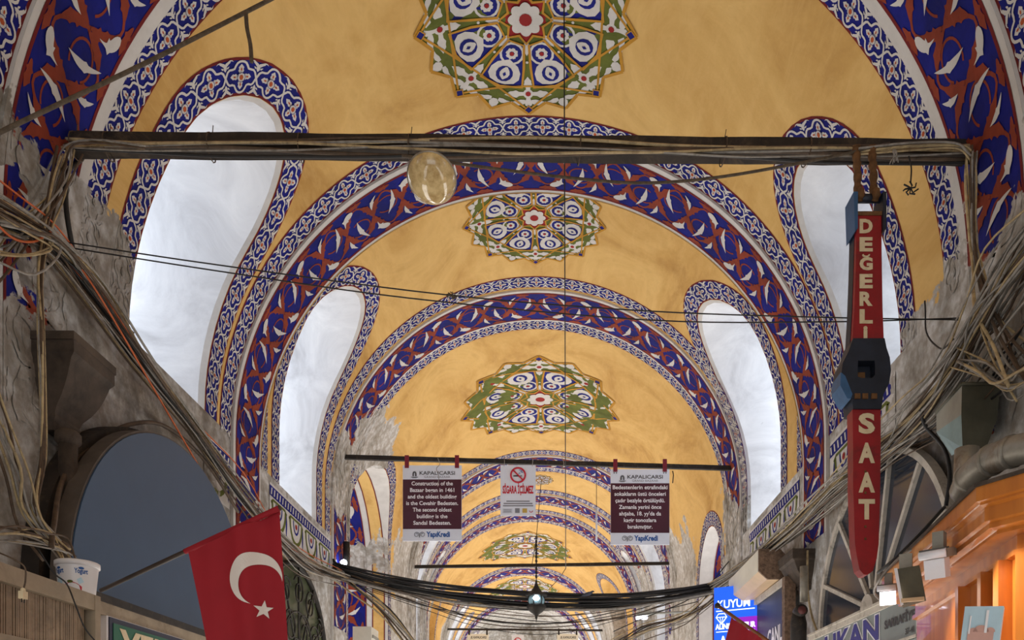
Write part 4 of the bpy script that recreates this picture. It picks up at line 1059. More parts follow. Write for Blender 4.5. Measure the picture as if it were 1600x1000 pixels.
mb = MB(); mb.tube([(0, 0, 90*k), (.06, .65, 206*k)], .005, M['iron'], 5); mb.tube([(0, 0, 90*k), (-.06, 0, 50*k)], .005, M['iron'], 5); part(mb, 'suspension_wire', t)

# pigeon on the cables
o0 = at(918, 931, 11.0); t = empty('pigeon', o0, 'small dark pigeon perched on the cable bundle right of the lantern', 'bird'); t.scale = (.55, .55, .55)
mb = MB(); P = [(-.17, 0, -.015), (-.12, 0, .0), (-.05, 0, .03), (.03, 0, .05), (.09, 0, .075), (.12, 0, .105), (.145, 0, .115), (.165, 0, .105), (.185, 0, .098)]
mb.tube(P, [.006, .022, .045, .055, .042, .028, .027, .014, .003], M['pigeon'], 12); part(mb, 'body', t)
mb = MB(); mb.tube([(.02, .015, .0), (.02, .015, -.045)], .005, M['rust'], 5); mb.tube([(.02, -.015, .0), (.02, -.015, -.045)], .005, M['rust'], 5); part(mb, 'legs', t)
# ------------------------------------------------------------ left side of the street
# capital of the near left pilaster
def capital(name, p, w, d, h, side, label):
    """p: near top corner on the wall; w along the street, d out from the wall; moulded underneath"""
    t = empty(name, p, label, 'capital'); s = -side
    prof = [(0, 1.0), (-.16, 1.0), (-.18, .97), (-.22, .90), (-.26, .88), (-.38, .80), (-.50, .70), (-.62, .56), (-.72, .40), (-.80, .34), (-.84, .36), (-.90, .30), (-1.0, .28)]
    V = []
    for z, k in prof:
        ww = w*(.35+.65*k)/2; dd = d*k
        V += [(0, -ww, z*h), (s*dd, -ww, z*h), (s*dd, ww, z*h), (0, ww, z*h)]
    n = len(prof); Fc = [(i*4+j, i*4+(j+1) % 4, i*4+4+(j+1) % 4, i*4+4+j) for i in range(n-1) for j in range(4)]+[(0, 1, 2, 3), (n*4-4, n*4-3, n*4-2, n*4-1)]
    mb = MB(); mb.add(V, Fc, M['stone']); part(mb, 'moulding', t)
    mb = MB(); mb.box((s*d*.5, 0, .015), (d*1.04, w*1.04, .05), M['stone']); part(mb, 'abacus', t)
    return t
capital('stone_capital', Vector((-3.2, 4.93, 2.56)), .44, .27, .52, -1, 'dark moulded stone capital on the left wall under the cables')
capital('stone_capital', Vector((2.76, 8.28, 2.12)), .5, .24, .36, 1, 'dark moulded capital on the right wall beside the shutter box')
t = empty('drain_pipe', (-3.06, 4.86, 2.05), 'dark round pipe running down below the left stone capital', 'pipe')
mb = MB(); mb.tube([(0, 0, 0), (0, 0, -.9)], .055, M['stone'], 14); part(mb, 'shaft', t)
mb = MB(); mb.lathe([(.055, -.0), (.075, -.02), (.075, -.07), (.055, -.09)], M['stone'], 14); part(mb, 'collar', t)
t = empty('junction_box', (-3.08, 5.0, 1.52), 'small grey junction box on the left wall under the drain pipe', 'box')
mb = MB(); mb.box((0, 0, 0), (.16, .2, .24), M['oak']); part(mb, 'casing', t)
mb = MB(); mb.box((.083, 0, 0), (.012, .17, .21), M['oak']); part(mb, 'cover', t)

# blue-grey arched panel
t = empty('shop_lunette', (-3.2, 6.05, 1.03), 'large plain blue-grey arched panel over the left shop', 'panel')
A_, H_ = 1.4, 1.39
arc = [(A_*math.cos(PI*i/40), H_*math.sin(PI*i/40)) for i in range(41)]
mb = MB(); mb.prism(arc+[], 0, .20, .29, M['bluegrey']); part(mb, 'panel_sheet', t)
mb = MB(); o_ = [(y*1.012, z*1.012) for y, z in arc]; i_ = [(y*.999, z*.999) for y, z in arc]
for x0, x1 in ((.17, .28),):
    V = [(x0, y, z) for y, z in o_]+[(x1, y, z) for y, z in o_]+[(x1, y, z) for y, z in i_]; n = len(o_)
    mb.add(V, [(i, i+1, n+i+1, n+i) for i in range(n-1)]+[(n+i, n+i+1, 2*n+i+1, 2*n+i) for i in range(n-1)], M['bluerim'])
part(mb, 'rim', t)
mb = MB(); mb.prism([(y*1.03, z*1.03) for y, z in arc], 0, .01, .12, M['beam']); part(mb, 'dark_gap', t)  # dark arch standing for the shaded gap behind the rim
mb = MB(); mb.box((.2, 0, -.02), (.26, 2*A_+.1, .05), M['iron']); part(mb, 'bottom_rail', t)
# green sign below
t = empty('shop_sign', (-2.88, 5.52, .70), 'green shop sign with cream letters in a navy and white frame, lower left', 'sign', pi2)
mb = MB(); mb.box((0, .03, 0), (1.10, .06, .44), M['inkwhite']); bd = part(mb, 'frame', t, 'white outer frame')
mb = MB(); mb.box((0, -.003, 0), (1.06, .012, .40), M['navyframe']); part(mb, 'navy_border', bd)
mb = MB(); mb.box((0, -.008, 0), (.99, .012, .33), M['green']); fd = part(mb, 'green_field', t)
mb = MB(); line(mb, 'YEKE', .0, -.12, .25, M['cream'], w=.86, y=-.017, bold=.03); part(mb, 'lettering', fd)
mb = MB(); mb.box((0, 0, 0), (.28, 2.7, .10), M['oak']); o = mb.build('wooden_lintel'); o.location = (-3.02, 6.0, .955+EYE); tag(o, 'worn wooden lintel between the blue-grey panel and the green sign', 'lintel')

# slatted cabinet and tub
rs = random.Random(2)
t = empty('slatted_cabinet', (-2.55, 3.56, .225), 'old wooden cabinet front with vertical slats at the lower left corner', 'cabinet', pi2)
mb = MB(); mb.box((-.1, .3, .0), (1.56, .5, 1.26), M['oak']); part(mb, 'body', t)
mb = MB(); mb.box((-.1, .0, .61), (1.58, .10, .085), M['oak']); mb.box((-.1, .0, .29), (1.58, .10, .08), M['oak'])
mb.box((-.115, -.004, .4), (.055, .10, .5), M['oak']); mb.box((.665, -.004, .2), (.05, .10, .9), M['oak']); part(mb, 'frame', t)
mb = MB()
for i in range(44):
    x = -.08+i*.0158; mb.box((x, -.002+rs.uniform(0, .006), .45), (rs.uniform(.009, .014), .03, .28), M['slat'])
part(mb, 'slat_panel', t)
mb = MB()
for i in range(34):
    x = -.16-i*.0158; mb.box((x, -.002+rs.uniform(0, .006), .45), (rs.uniform(.009, .014), .03, .28), M['slat'])
part(mb, 'slat_panel', t)
mb = MB(); mb.box((0, .035, .45), (1.4, .02, .3), M['beam']); part(mb, 'dark_backing', t)
mb = MB()
t2 = empty('electric_plug', at(36, 930, 3.55), 'old cream plug hanging on its cord in front of the slats', 'plug', pi2)
mb.box((0, 0, 0), (.032, .024, .035), M['cream']); mb.lathe([(.010, .016), (.012, .026), (.006, .034)], M['cream'], 10); part(mb, 'plug_body', t2)
mb = MB(); mb.tube([(-.009, 0, -.017), (-.009, 0, -.034)], .003, M['iron'], 5); mb.tube([(.009, 0, -.017), (.009, 0, -.034)], .003, M['iron'], 5); part(mb, 'pins', t2)
cable([at(-5, 862, 3.5), at(18, 872, 3.5), at(38, 885, 3.52), at(40, 905, 3.55), at(37, 920, 3.55)], .004, 'wirebrown', 'thin cord of the old plug in front of the slatted cabinet', name='cord')
cable([at(60, 858, 3.8), at(84, 895, 3.85), at(104, 912, 3.9), at(118, 945, 3.9), at(132, 980, 3.95), at(150, 1003, 4.0)], .004, 'wireblack', 'black cord trailing down the slats below the white tub', name='cord')
t = empty('plastic_tub', (-2.60, 4.21, .875), 'white plastic yogurt tub standing on the slatted cabinet', 'tub')
mb = MB(); mb.lathe([(.001, 0), (.085, 0), (.088, .01), (.102, .150), (.102, .165)], M['tub'], 32); tb = part(mb, 'tub', t)
mb = MB(); mb.lathe([(.102, .150), (.110, .152), (.110, .176), (.104, .180), (.001, .180)], M['tub'], 32); part(mb, 'lid', t)
def wrap(mb, cz_shift=0):       # bend flat x into the tub wall
    out = []
    for x, y, z in mb.v:
        r = .0885+.0135*(z-.01)/.14+.0012; a = x/.1; out.append((r*math.sin(a), -r*math.cos(a), z))
    mb.v = out
mb = MB()
for cx in (-.035, .085):
    line(mb, 'Yogurt', cx, .105, .025, M['inkblue'], w=.066, bold=.03)
    mb.add([(cx+.014*math.cos(a*PI/5), 0, .132+.007*math.sin(a*PI/5)) for a in range(10)], [list(range(10))], M['inkblue'])
wrap(mb); part(mb, 'lettering', tb)
mb = MB(); mb.add([(x*.01+.04, 0, .034+.022*math.sin(PI*(x+5)/10)) for x in range(-5, 6)]+[(.09, 0, .008), (-.01, 0, .008)], [list(range(13))], M['inkred'])
mb.add([(.03+.016*math.cos(a*PI/5), 0, .058+.008*math.sin(a*PI/5)) for a in range(10)], [list(range(10))], M['olive'])
mb.add([(-.045, 0, .04), (-.06, 0, .06), (-.045, 0, .085), (-.025, 0, .085), (-.012, 0, .06), (-.02, 0, .04)], [[0, 1, 2, 3, 4, 5]], M['skyblue'])
mb.add([(.075, 0, .045), (.065, 0, .07), (.085, 0, .085), (.10, 0, .06)], [[0, 1, 2, 3]], M['skyblue'])
wrap(mb); part(mb, 'label_print', tb)
t.rotation_euler = (0, 0, -.12)

# flag on a slanted pole
def flag_y(x, z): return .018*math.sin(x*17+z*2.2)+.010*math.sin(x*34+1+z*3)
YF = 4.05
f0 = at(293, 862, YF); f1 = at(436, 797, YF)
t = empty('flag', f0, 'red flag with white crescent and star hanging from a slanted pole, lower left', 'flag')
Lx = f1.x-f0.x; rise = f1.z-f0.z
def fp(u, v, l=0.0):
    # u along the pole, v down the cloth in metres
    x = u*Lx*(1-.28*v)+.20*v; z = u*rise*(1-.12*v)-v
    return (x, flag_y(x, z)-l, z)
mb = MB(); NU, NV = 40, 40
mb.add([fp(i/NU, j/NV*.95) for i in range(NU+1) for j in range(NV+1)], [(i*(NV+1)+j, (i+1)*(NV+1)+j, (i+1)*(NV+1)+j+1, i*(NV+1)+j+1) for i in range(NU) for j in range(NV)], M['flagred'], True)
cl = part(mb, 'cloth', t)
def f2(px, py, l=.004):
    q = at(px, py, YF)-f0; return (q.x, flag_y(q.x, q.z)-l, q.z)
def crescent(C, Ro, Ri, off, ang, n=40):
    ax, ay = math.cos(ang), math.sin(ang); D = off
    # intersection half angles
    co = (Ro*Ro-Ri*Ri+D*D)/(2*D*Ro); ao = math.acos(max(-1, min(1, co))); ci = (Ro*Ro-Ri*Ri-D*D)/(2*D*Ri); ai = math.acos(max(-1, min(1, ci)))
    O = [(C[0]+Ro*math.cos(ang+ao+(2*PI-2*ao)*i/n), C[1]+Ro*math.sin(ang+ao+(2*PI-2*ao)*i/n)) for i in range(n+1)]
    I = [(C[0]+D*ax+Ri*math.cos(ang+ai+(2*PI-2*ai)*i/n), C[1]+D*ay+Ri*math.sin(ang+ai+(2*PI-2*ai)*i/n)) for i in range(n+1)]
    return O, I
O, I = crescent((400, 904), 41, 33, 13.5, math.radians(52))
mb = MB(); V = []
for a, b in zip(O, I):
    for k_ in range(5): V.append(f2(a[0]+(b[0]-a[0])*k_/4, a[1]+(b[1]-a[1])*k_/4))
mb.add(V, [(i*5+j, i*5+5+j, i*5+6+j, i*5+1+j) for i in range(40) for j in range(4)], M['flagwhite']); part(mb, 'crescent', cl)
mb = MB(); st = []
for i in range(10):
    r = 15.5 if i % 2 == 0 else 6.2; a = math.radians(-86+36*i); st.append((412+r*math.cos(a)*.95, 953+r*math.sin(a)))
mb.add([f2(412, 953)]+[f2(*p) for p in st], [(0, 1+i, 1+(i+1) % 10) for i in range(10)], M['flagwhite']); part(mb, 'star', cl)
a = at(157, 923, 4.28)-f0; b = at(438, 793, 4.03)-f0
mb = MB(); mb.tube([a, a.lerp(b, .5), b], [.011, .012, .014], M['polewood'], 10); part(mb, 'pole', t)
# cover the hem
mb = MB(); mb.tube([a.lerp(b, .485+.51*i/20) for i in range(21)], .0155, M['flagred'], 8); part(mb, 'sleeve', t, 'red sleeve along the pole')

# arched iron grille
t = empty('arched_grille', (-3.2, 9.5, 1.15), 'arched window with scrolled black iron grille on the left wall', 'grille')
arc = [(1.2*math.cos(PI*i/30), 1.2*math.sin(PI*i/30)) for i in range(31)]
mb = MB(); mb.prism(arc, 0, .0, .03, simple('dim_green_glass', srgb(84, 92, 66), .3, 0, .4, 3)); part(mb, 'dim_glass', t)
mb = MB(); mb.tube([(.05, y, z) for y, z in arc], .035, M['iron'], 8); mb.box((.05, 0, 0), (.05, 2.4, .05), M['iron']); part(mb, 'arch_frame', t)
mb = MB()
def scroll(cy, cz, r, a0, dirn, turns=1.4):
    mb.tube([(.07, cy+r*(1-.7*i/24)*math.cos(a0+dirn*2*PI*turns*i/24), cz+r*(1-.7*i/24)*math.sin(a0+dirn*2*PI*turns*i/24)) for i in range(25)], .011, M['iron'], 5)
for (cy, cz, r, a0, d_) in ((-.75, .35, .22, .2, 1), (-.3, .4, .22, 3, -1), (.2, .4, .24, .3, 1), (.65, .35, .22, 3, -1), (-.45, .8, .18, .5, 1), (0, .88, .2, 2.6, -1), (.45, .78, .2, .4, 1), (.85, .55, .14, 2, -1), (-.1, .15, .14, 1, 1), (.4, .12, .13, 2, -1)): scroll(cy, cz, r, a0, d_)
for k_ in range(1, 6):
    a = PI*k_/6; mb.tube([(.07, .25*math.cos(a), .25*math.sin(a)), (.07, 1.17*math.cos(a), 1.17*math.sin(a))], .012, M['iron'], 5)
mb.tube([(.07, .25*math.cos(PI*i/12), .25*math.sin(PI*i/12)) for i in range(13)], .012, M['iron'], 5); mb.tube([(.07, .62*math.cos(PI*i/20), .62*math.sin(PI*i/20)) for i in range(21)], .012, M['iron'], 5)
part(mb, 'scrollwork', t)
# small lit lamp and white box by the left pilaster
t = empty('wall_lamp', (-3.1, 11.45, 2.87), 'small lamp with a glaring bulb on the left pilaster under the cables', 'lamp')
mb = MB(); mb.tube([(0, .15, .35), (0, .15, -.15)], .05, M['iron'], 10); part(mb, 'lamp_body', t)
mb = MB(); mb.lathe([(.001, -.05), (.04, -.03), (.05, 0), (.04, .03), (.001, .05)], M['bulb'], 12, c=(0, 0, 0)); part(mb, 'bulb', t)

# ------------------------------------------------------------ painted friezes under the windows
def frieze(side, y0, y1, z1, n, hh=.55):
    mb = MB(); P = wall_map(side)
    T = lambda l, v, lf: P(y0+l, z1-hh+v, lf+.004)
    L = y1-y0
    plain(mb, T, L, 0, hh, 'white', 1); plain(mb, T, L, hh-.15, hh-.03, 'blue', 2)
    m = int(L/.09)
    for i in range(m):
        x = (i+.5)*L/m; polyp(mb, T, [(x-.02, hh-.13), (x+.01, hh-.13), (x+.03, hh-.05), (x, hh-.05)], M['white'], 3)
    m = max(1, int(L/.55))
    for i in range(m):
        x = (i+.5)*L/m
        ribbon(mb, T, [(x+.22*math.cos(PI+PI*j/10), hh-.2+.28*math.sin(PI+PI*j/10)) for j in range(11)], .05, M['olive'], 2)
        ribbon(mb, T, [(x+.10*math.cos(PI+PI*j/8), hh-.2+.15*math.sin(PI+PI*j/8)) for j in range(9)], .03, M['blue'], 2)
        disc(mb, T, (x, hh-.26), .035, M['crimson'], 3, 8); leaf(mb, T, (x+.25, hh-.2), (x+.25, .05), .05, M['blue'], 2)
        ribbon(mb, T, [(x-.26, hh-.22), (x-.2, hh-.18), (x+.2, hh-.18), (x+.26, hh-.22)], .03, M['olive'], 2)
    for v in (0, hh): plain(mb, T, L, v-.012, v+.012, 'darkred', 3) if False else None
    mb.build('trim_%d' % n, None, 'structure')
frieze(-1, 8.75, 11.15, 3.12, 30); frieze(1, 8.6, 11.1, 3.12, 31); frieze(-1, 7.1, 7.66, 3.0, 32); frieze(1, 6.2, 7.65, 3.1, 33)

# ------------------------------------------------------------ right side of the street
# dark fanlight
t = empty('fanlight', (2.74, 6.35, 1.2), 'dark glazed fanlight with pale radiating bars behind the red sign', 'fanlight')
FA, FH = 1.26, 1.22
arc = [(FA*math.cos(PI*i/36), FH*math.sin(PI*i/36)) for i in range(37)]
mb = MB(); mb.prism(arc, 0, -.06, -.02, M['glassdark']); part(mb, 'dark_glass', t)
mb = MB(); n = 37
o_ = [(y*1.025, z*1.025) for y, z in arc]; i_ = [(y*.985, z*.985) for y, z in arc]
mb.add([(-.02, y, z) for y, z in o_]+[(-.09, y, z) for y, z in o_]+[(-.09, y, z) for y, z in i_]+[(-.06, y, z) for y, z in i_], [(k*n+i, k*n+i+1, (k+1)*n+i+1, (k+1)*n+i) for k in range(3) for i in range(n-1)], M['mullion']); part(mb, 'arch_frame', t)
for a_ in (22, 52, 78, 104, 130, 158):
    a = math.radians(a_); mb = MB(); ca, sa = math.cos(a), math.sin(a)
    mb.add([(x, r*FA*ca-s*.019*sa, r*FH*sa+s*.019*ca) for r in (.16, .98) for s in (-1, 1) for x in (-.06, -.09)], [(0, 1, 3, 2), (4, 5, 7, 6), (0, 1, 5, 4), (2, 3, 7, 6), (1, 3, 7, 5), (0, 2, 6, 4)], M['mullion']); part(mb, 'glazing_bar', t)
mb = MB(); mb.prism([(.13*math.cos(PI*i/12), .13*math.sin(PI*i/12)) for i in range(13)], 0, -.14, -.05, M['mullion']); part(mb, 'hub', t)
mb = MB(); mb.box((-.09, 0, -.03), (.14, 2.75, .05), M['mullion']); mb.box((-.13, 0, -.0), (.08, 2.75, .02), M['mullion']); part(mb, 'sill', t)
# sign below
t = empty('shop_sign', (2.6, 6.55, 1.0), 'grey shop sign with navy letters and SARRAFİYE under the fanlight', 'sign', -pi2)
mb = MB(); mb.box((0, .02, 0), (2.24, .05, .32), M['greysign']); bd = part(mb, 'board', t)
mb = MB(); mb.box((0, -.004, .15), (2.26, .03, .02), M['mullion']); mb.box((0, -.004, -.15), (2.26, .03, .02), M['mullion']); mb.box((1.12, -.004, 0), (.02, .03, .32), M['mullion']); part(mb, 'frame', t)
for bo, mt, y in ((.075, 'inkwhite', -.008), (.03, 'navy', -.013)):
    mb = MB(); line(mb, 'UKAN', -.13, -.075, .185, M[mt], w=1.20+(.03 if bo > .05 else 0), y=y, bold=bo); part(mb, 'lettering' if mt == 'navy' else 'letter_outline', bd)
mb = MB(); line(mb, 'SARRAFİYE', .82, -.02, .062, M['ink'], w=.50, y=-.01, bold=.04); line(mb, '37-41', .99, -.115, .04, M['ink'], w=.14, y=-.01, bold=.03); part(mb, 'small_lettering', bd)

# orange wooden shopfront with cornice
C0, C1, C2, C3 = (2.33, 5.42), (1.995, 3.61), (2.12, 3.40), (2.75, 2.75)
plan = [C0, C1, C2, C3]
def offset_plan(d):
    """move the plan line d into the wall"""
    out = []
    for i, p in enumerate(plan):
        ns = []
        for j in (i-1, i):
            if 0 <= j < len(plan)-1:
                a, b = Vector(plan[j]), Vector(plan[j+1]); e = (b-a).normalized(); nn = Vector((-e.y, e.x))
                if nn.x < 0: nn = -nn
                if j == 2 or j == 1: nn = Vector((abs(e.y), abs(e.x)*(1 if e.x*e.y < 0 else -1)))
                ns.append(nn)
        nn = sum(ns, Vector((0, 0))); nn = nn.normalized(); out.append((p[0]+nn.x*d, p[1]+nn.y*d))
    return out
t = empty('wooden_shopfront', (2.4, 4.2, -EYE), 'orange varnished wooden shopfront with a stepped cornice at the lower right', 'shopfront')
B = Vector((2.4, 4.2, -EYE))
def sweep(mb, prof, mat):
    rows = []
    for d, z in prof: rows.append([Vector((x, y, z))-B for x, y in offset_plan(d)])
    n = len(plan); V = [q for r_ in rows for q in r_]
    mb.add(V, [(i*n+j, i*n+j+1, (i+1)*n+j+1, (i+1)*n+j) for i in range(len(rows)-1) for j in range(n-1)], mat)
    for j in (0, n-1): mb.add([r_[j] for r_ in rows], [list(range(len(rows)))], mat)
mb = MB(); sweep(mb, [(.6, 1.26), (.0, 1.26), (.0, 1.19), (.02, 1.185), (.02, 1.175), (.045, 1.165), (.045, 1.10), (.07, 1.095), (.07, 1.07), (.11, 1.06), (.11, 1.045), (.30, 1.045)], M['wood']); cn = part(mb, 'cornice', t)
mb = MB(); sweep(mb, [(.6, 1.275), (-.012, 1.275), (-.012, 1.258), (.0, 1.258)], M['stone']); part(mb, 'dusty_cap', cn)
mb = MB(); sweep(mb, [(.22, 1.05), (.22, .98), (.20, .975), (.20, .95), (.23, .945), (.23, -.2), (.26, -.2), (.26, -1.6), (.6, -1.6)], M['wood']); part(mb, 'front_panel', t)
op = [Vector(q) for q in offset_plan(.20)]
def along(k, f): return op[k].lerp(op[k+1], f)
for k, f, w in ((0, .60, .05), (0, .80, .05), (0, .93, .07), (1, .55, .12), (2, .3, .1)):
    q = along(k, f); e = (op[k+1]-op[k]).normalized(); mb = MB()
    rot = Matrix.Rotation(math.atan2(e.y, e.x), 3, 'Z')
    mb.box((q.x-B.x, q.y-B.y, -.3-B.z), (w, .07, 2.5), M['wood'], rot); part(mb, 'pilaster', t)
for k, f in ((0, .28),):
    q = along(k, f); e = (op[k+1]-op[k]).normalized(); mb = MB(); rot = Matrix.Rotation(math.atan2(e.y, e.x), 3, 'Z')
    mb.box((q.x-B.x, q.y-B.y, .62-B.z), (.9, .05, .05), M['wood'], rot); part(mb, 'rail', t)
# flood lamps on the cornice
def flood(px, py, Y, yaw, tilt, lit, label, s=1.0):
    p = at(px, py, Y); t = empty('flood_lamp', p, label, 'lamp', yaw)
    mb = MB(); mb.box((.0, .02, .075*s), (.055*s, .06*s, .10*s), M['lampgrey']); part(mb, 'bracket', t)
    R3 = Matrix.Rotation(tilt, 3, 'X')
    mb = MB(); mb.box((0, 0, .01), (.13*s, .19*s, .045*s), M['lampgrey'], R3); q = R3 @ Vector((0, -.095*s, .0)); mb.tube([(-.065*s, q.y, q.z+.012), (.065*s, q.y, q.z+.012)], .024*s, M['lampwhite'], 10); hs = part(mb, 'housing', t)
    mb = MB()
    for i in range(7):
        q = R3 @ Vector((0, -.1*s+.012*i*s, .036*s)); mb.box(q, (.125*s, .005, .008), M['lampdark'], R3)
    part(mb, 'cooling_ribs', hs)
    mb = MB(); mb.box(R3 @ Vector((0, -.035*s, -.065*s)), (.10*s, .095*s, .10*s), M['spotface'] if lit else M['lampwhite'], R3); part(mb, 'lamp_box', t, 'glowing white lamp box' if lit else 'white lamp box')
    return t
flood(1466, 868, 4.05, -.75, .25, False, 'white flood lamp with ribbed back, nearest on the orange cornice')
flood(1388, 921, 4.95, -.55, .2, True, 'lit flood lamp at the far end of the orange cornice', .85)
p = at(1421, 905, 4.5); t = empty('flood_lamp', p, 'unlit open grey lamp box, middle one on the orange cornice', 'lamp', -.5)
mb = MB(); mb.box((-.02, .02, .10), (.07, .06, .10), M['lampgrey']); part(mb, 'bracket', t)
mb = MB(); V = [(-.075, -.03, .06), (.055, -.05, .065), (.085, -.03, -.12), (-.04, -.02, -.15), (-.075, .08, .06), (.055, .06, .065), (.085, .08, -.12), (-.04, .09, -.15)]
mb.add(V, [(0, 1, 2, 3), (4, 5, 6, 7), (0, 1, 5, 4), (1, 2, 6, 5), (2, 3, 7, 6), (3, 0, 4, 7)], M['oliveplate']); part(mb, 'housing', t)
mb = MB(); mb.add([(-.08, -.035, .065), (-.062, -.04, .065), (-.03, -.03, -.15), (-.045, -.025, -.16)], [(0, 1, 2, 3)], M['lampwhite']); mb.box((.02, -.045, -.13), (.12, .03, .02), M['tan']); part(mb, 'front_rim', t)
def spot(name, loc, target, power, size=1.2, blend=.5, color=(1, .86, .66), r=.04):
    l = bpy.data.lights.new(name, 'SPOT'); l.energy = power; l.spot_size = size; l.spot_blend = blend; l.color = color; l.shadow_soft_size = r
    o = bpy.data.objects.new(name, l); COL.objects.link(o); o.location = loc; o.rotation_euler = (Vector(target)-Vector(loc)).to_track_quat('-Z', 'Y').to_euler()
spot('flood_lamp_light', (1.80, 3.75, 1.0+EYE), (2.3, 3.5, .5+EYE), 26, 1.5)
spot('flood_lamp_light', (1.95, 4.65, 1.0+EYE), (2.4, 4.3, .5+EYE), 16, 1.6)
p = at(1470, 820, 4.2)
# picture on the front
t = empty('picture', at(1533, 984, 3.35), 'small pale blue painted canvas fixed to the orange shopfront', 'picture', -.62)
t.rotation_euler = (-.12, .10, -.62)
R3 = Matrix.Rotation(.0, 3, 'X')
mb = MB(); mb.box((0, .02, 0), (.15, .03, .21), M['lampwhite']); cv = part(mb, 'canvas_edge', t)
mb = MB(); mb.box((0, .002, 0), (.149, .006, .209), M['skyblue']); pc = part(mb, 'painted_face', t)
mb = MB()
for cx, r in ((.0, .03), (.035, .02), (-.03, .018)): mb.add([(cx+r*math.cos(PI*i/10), -.0045, -.01+r*math.sin(PI*i/10)) for i in range(11)], [list(range(11))], M['pink'])
mb.box((0, -.004, -.055), (.10, .003, .09), M['pink']); mb.box((.018, -.006, .035), (.010, .003, .10), M['inkwhite']); mb.box((-.045, -.006, .02), (.006, .003, .08), M['inkwhite'])
part(mb, 'painted_mosque', pc)
# grey-green hopper box and duct
t = empty('metal_box', (2.6, 4.6, 2.0), 'grey-green tapered metal box on the right wall with a pale teal side', 'box')
def Q(px, py, Y): return at(px, py, Y)-Vector((2.6, 4.6, 2.0))
fr = [Q(1503, 600, 4.6), Q(1563, 600, 4.6), Q(1558, 655, 4.6), Q(1541, 700, 4.6), Q(1504, 700, 4.6), Q(1502, 648, 4.6)]
bk = [Q(1463, 645, 4.98), Q(1504, 640, 4.98), Q(1504, 668, 4.98), Q(1496, 705, 4.98), Q(1487, 712, 4.98), Q(1463, 675, 4.98)]
mb = MB(); n = 6; mb.add(fr, [list(range(6))], M['oliveplate'])
mb.add(fr+bk, [(i, (i+1) % 6, 6+(i+1) % 6, 6+i) for i in (0, 1, 2, 3)], M['oliveplate']); bx = part(mb, 'front_plate', t)
mb = MB(); mb.add(fr+bk, [(5, 0, 6, 11)], M['lampgrey']); mb.add(fr+bk, [(4, 5, 11, 10)], M['tealplate']); part(mb, 'side_plate', t, 'pale teal side plate')
mb = MB(); mb.tube([fr[0], fr[1]], .012, M['oliveplate'], 6); mb.tube([fr[0], bk[0]], .012, M['oliveplate'], 6); part(mb, 'rim', t)
t = empty('duct_pipe', at(1512, 752, 4.3), 'fat grey metal duct bending away above the orange shopfront', 'duct')
o0 = at(1512, 752, 4.3)
pp = [p-o0 for p in smoothpts([at(1506, 768, 4.45), at(1518, 744, 4.3), at(1544, 722, 4.15), at(1574, 708, 4.0), at(1615, 698, 3.85), at(1660, 696, 3.7)], 5)]
mb = MB(); mb.tube(pp, .078, M['zinc'], 20); part(mb, 'elbow', t)
for i in (4, 11, 16):
    d = (pp[i+1]-pp[i]).normalized(); mb = MB(); mb.tube([pp[i]-d*.012, pp[i]+d*.012], .085, M['zinc'], 20); part(mb, 'seam_ring', t)
mb = MB(); mb.tube([at(1511, 702, 4.55)-o0, at(1508, 770, 4.55)-o0], .068, M['zinc'], 18); part(mb, 'collar', t)

# shutter box, shop window, post
t = empty('shutter_box', (2.55, 8.7, 2.1), 'long ivory shutter box with a rough brown end on the right wall', 'shutter box')
sec = [(-.21, .227), (.03, .227), (.14, .11), (.14, -.11), (-.11, -.11), (-.21, -.02)]
mb = MB(); V0 = [(x, 0, z) for x, z in sec]; V1 = [(x, 1.45, z-.02) for x, z in sec]
mb.add(V0+V1, [(0, 1, 7, 6), (1, 2, 8, 7), (2, 3, 9, 8), (5, 0, 6, 11), tuple(range(6, 12))], M['ivory']); mb.add(V0+V1, [(4, 5, 11, 10)], M['tan']); mb.add(V0+V1, [(3, 4, 10, 9)], M['tan']); part(mb, 'casing', t)
mb = MB(); mb.prism([(x*1.01, z*1.01) for x, z in sec], 1, -.03, 0, M['tuff']); part(mb, 'end_board', t, 'rough brown end board')
mb = MB(); mb.box((0, 0, 0), (.12, .10, 3.6), M['tuff']); o = mb.build('post'); o.location = (2.60, 8.42, .15+EYE); tag(o, 'grey-brown post below the shutter box', 'post')
t = empty('shop_window', (2.62, 9.4, 1.2), 'dark shop window with white CANLI lettering under the shutter box', 'window', -pi2)
mb = MB(); mb.box((0, 0, 0), (1.7, .03, 1.5), simple('dusty_shop_glass', srgb(52, 56, 62), .4, 0, .15, 3, spec=.25)); pn = part(mb, 'pane', t)
mb = MB(); mb.box((0, -.02, .74), (1.75, .06, .07), M['mullion']); mb.box((.86, -.02, 0), (.05, .06, 1.5), M['inkwhite']); mb.box((-.86, -.02, 0), (.05, .06, 1.5), M['mullion']); part(mb, 'frame', t)
mb = MB(); line(mb, 'CANLI', .45, .11, .18, M['inkwhite'], w=.62, y=-.018, bold=.03); part(mb, 'lettering', pn)
# red-capped pipe
t = empty('capped_pipe', at(1250, 955, 7.9), 'dark pipe elbow with a dull red cap beside the grey sign', 'pipe'); o0 = at(1250, 955, 7.9)
mb = MB(); mb.tube([at(1256, 885, 7.95)-o0, at(1256, 940, 7.95)-o0], .04, M['zinc'], 12); part(mb, 'upper_pipe', t, 'pale grey pipe')
mb = MB(); mb.tube([(.0, -.06, 0), (0, .06, 0)], .062, M['iron'], 14); mb.tube([(0, .05, 0), (0, .05, -.12), (0, .05, -.6)], [.06, .085, .075], M['iron'], 14); part(mb, 'elbow', t)
mb = MB(); mb.tube([(0, -.068, 0), (0, -.06, 0)], .042, simple('dull_red_cap', srgb(92, 44, 42), .6), 16); part(mb, 'cap', t, 'dull red cap')

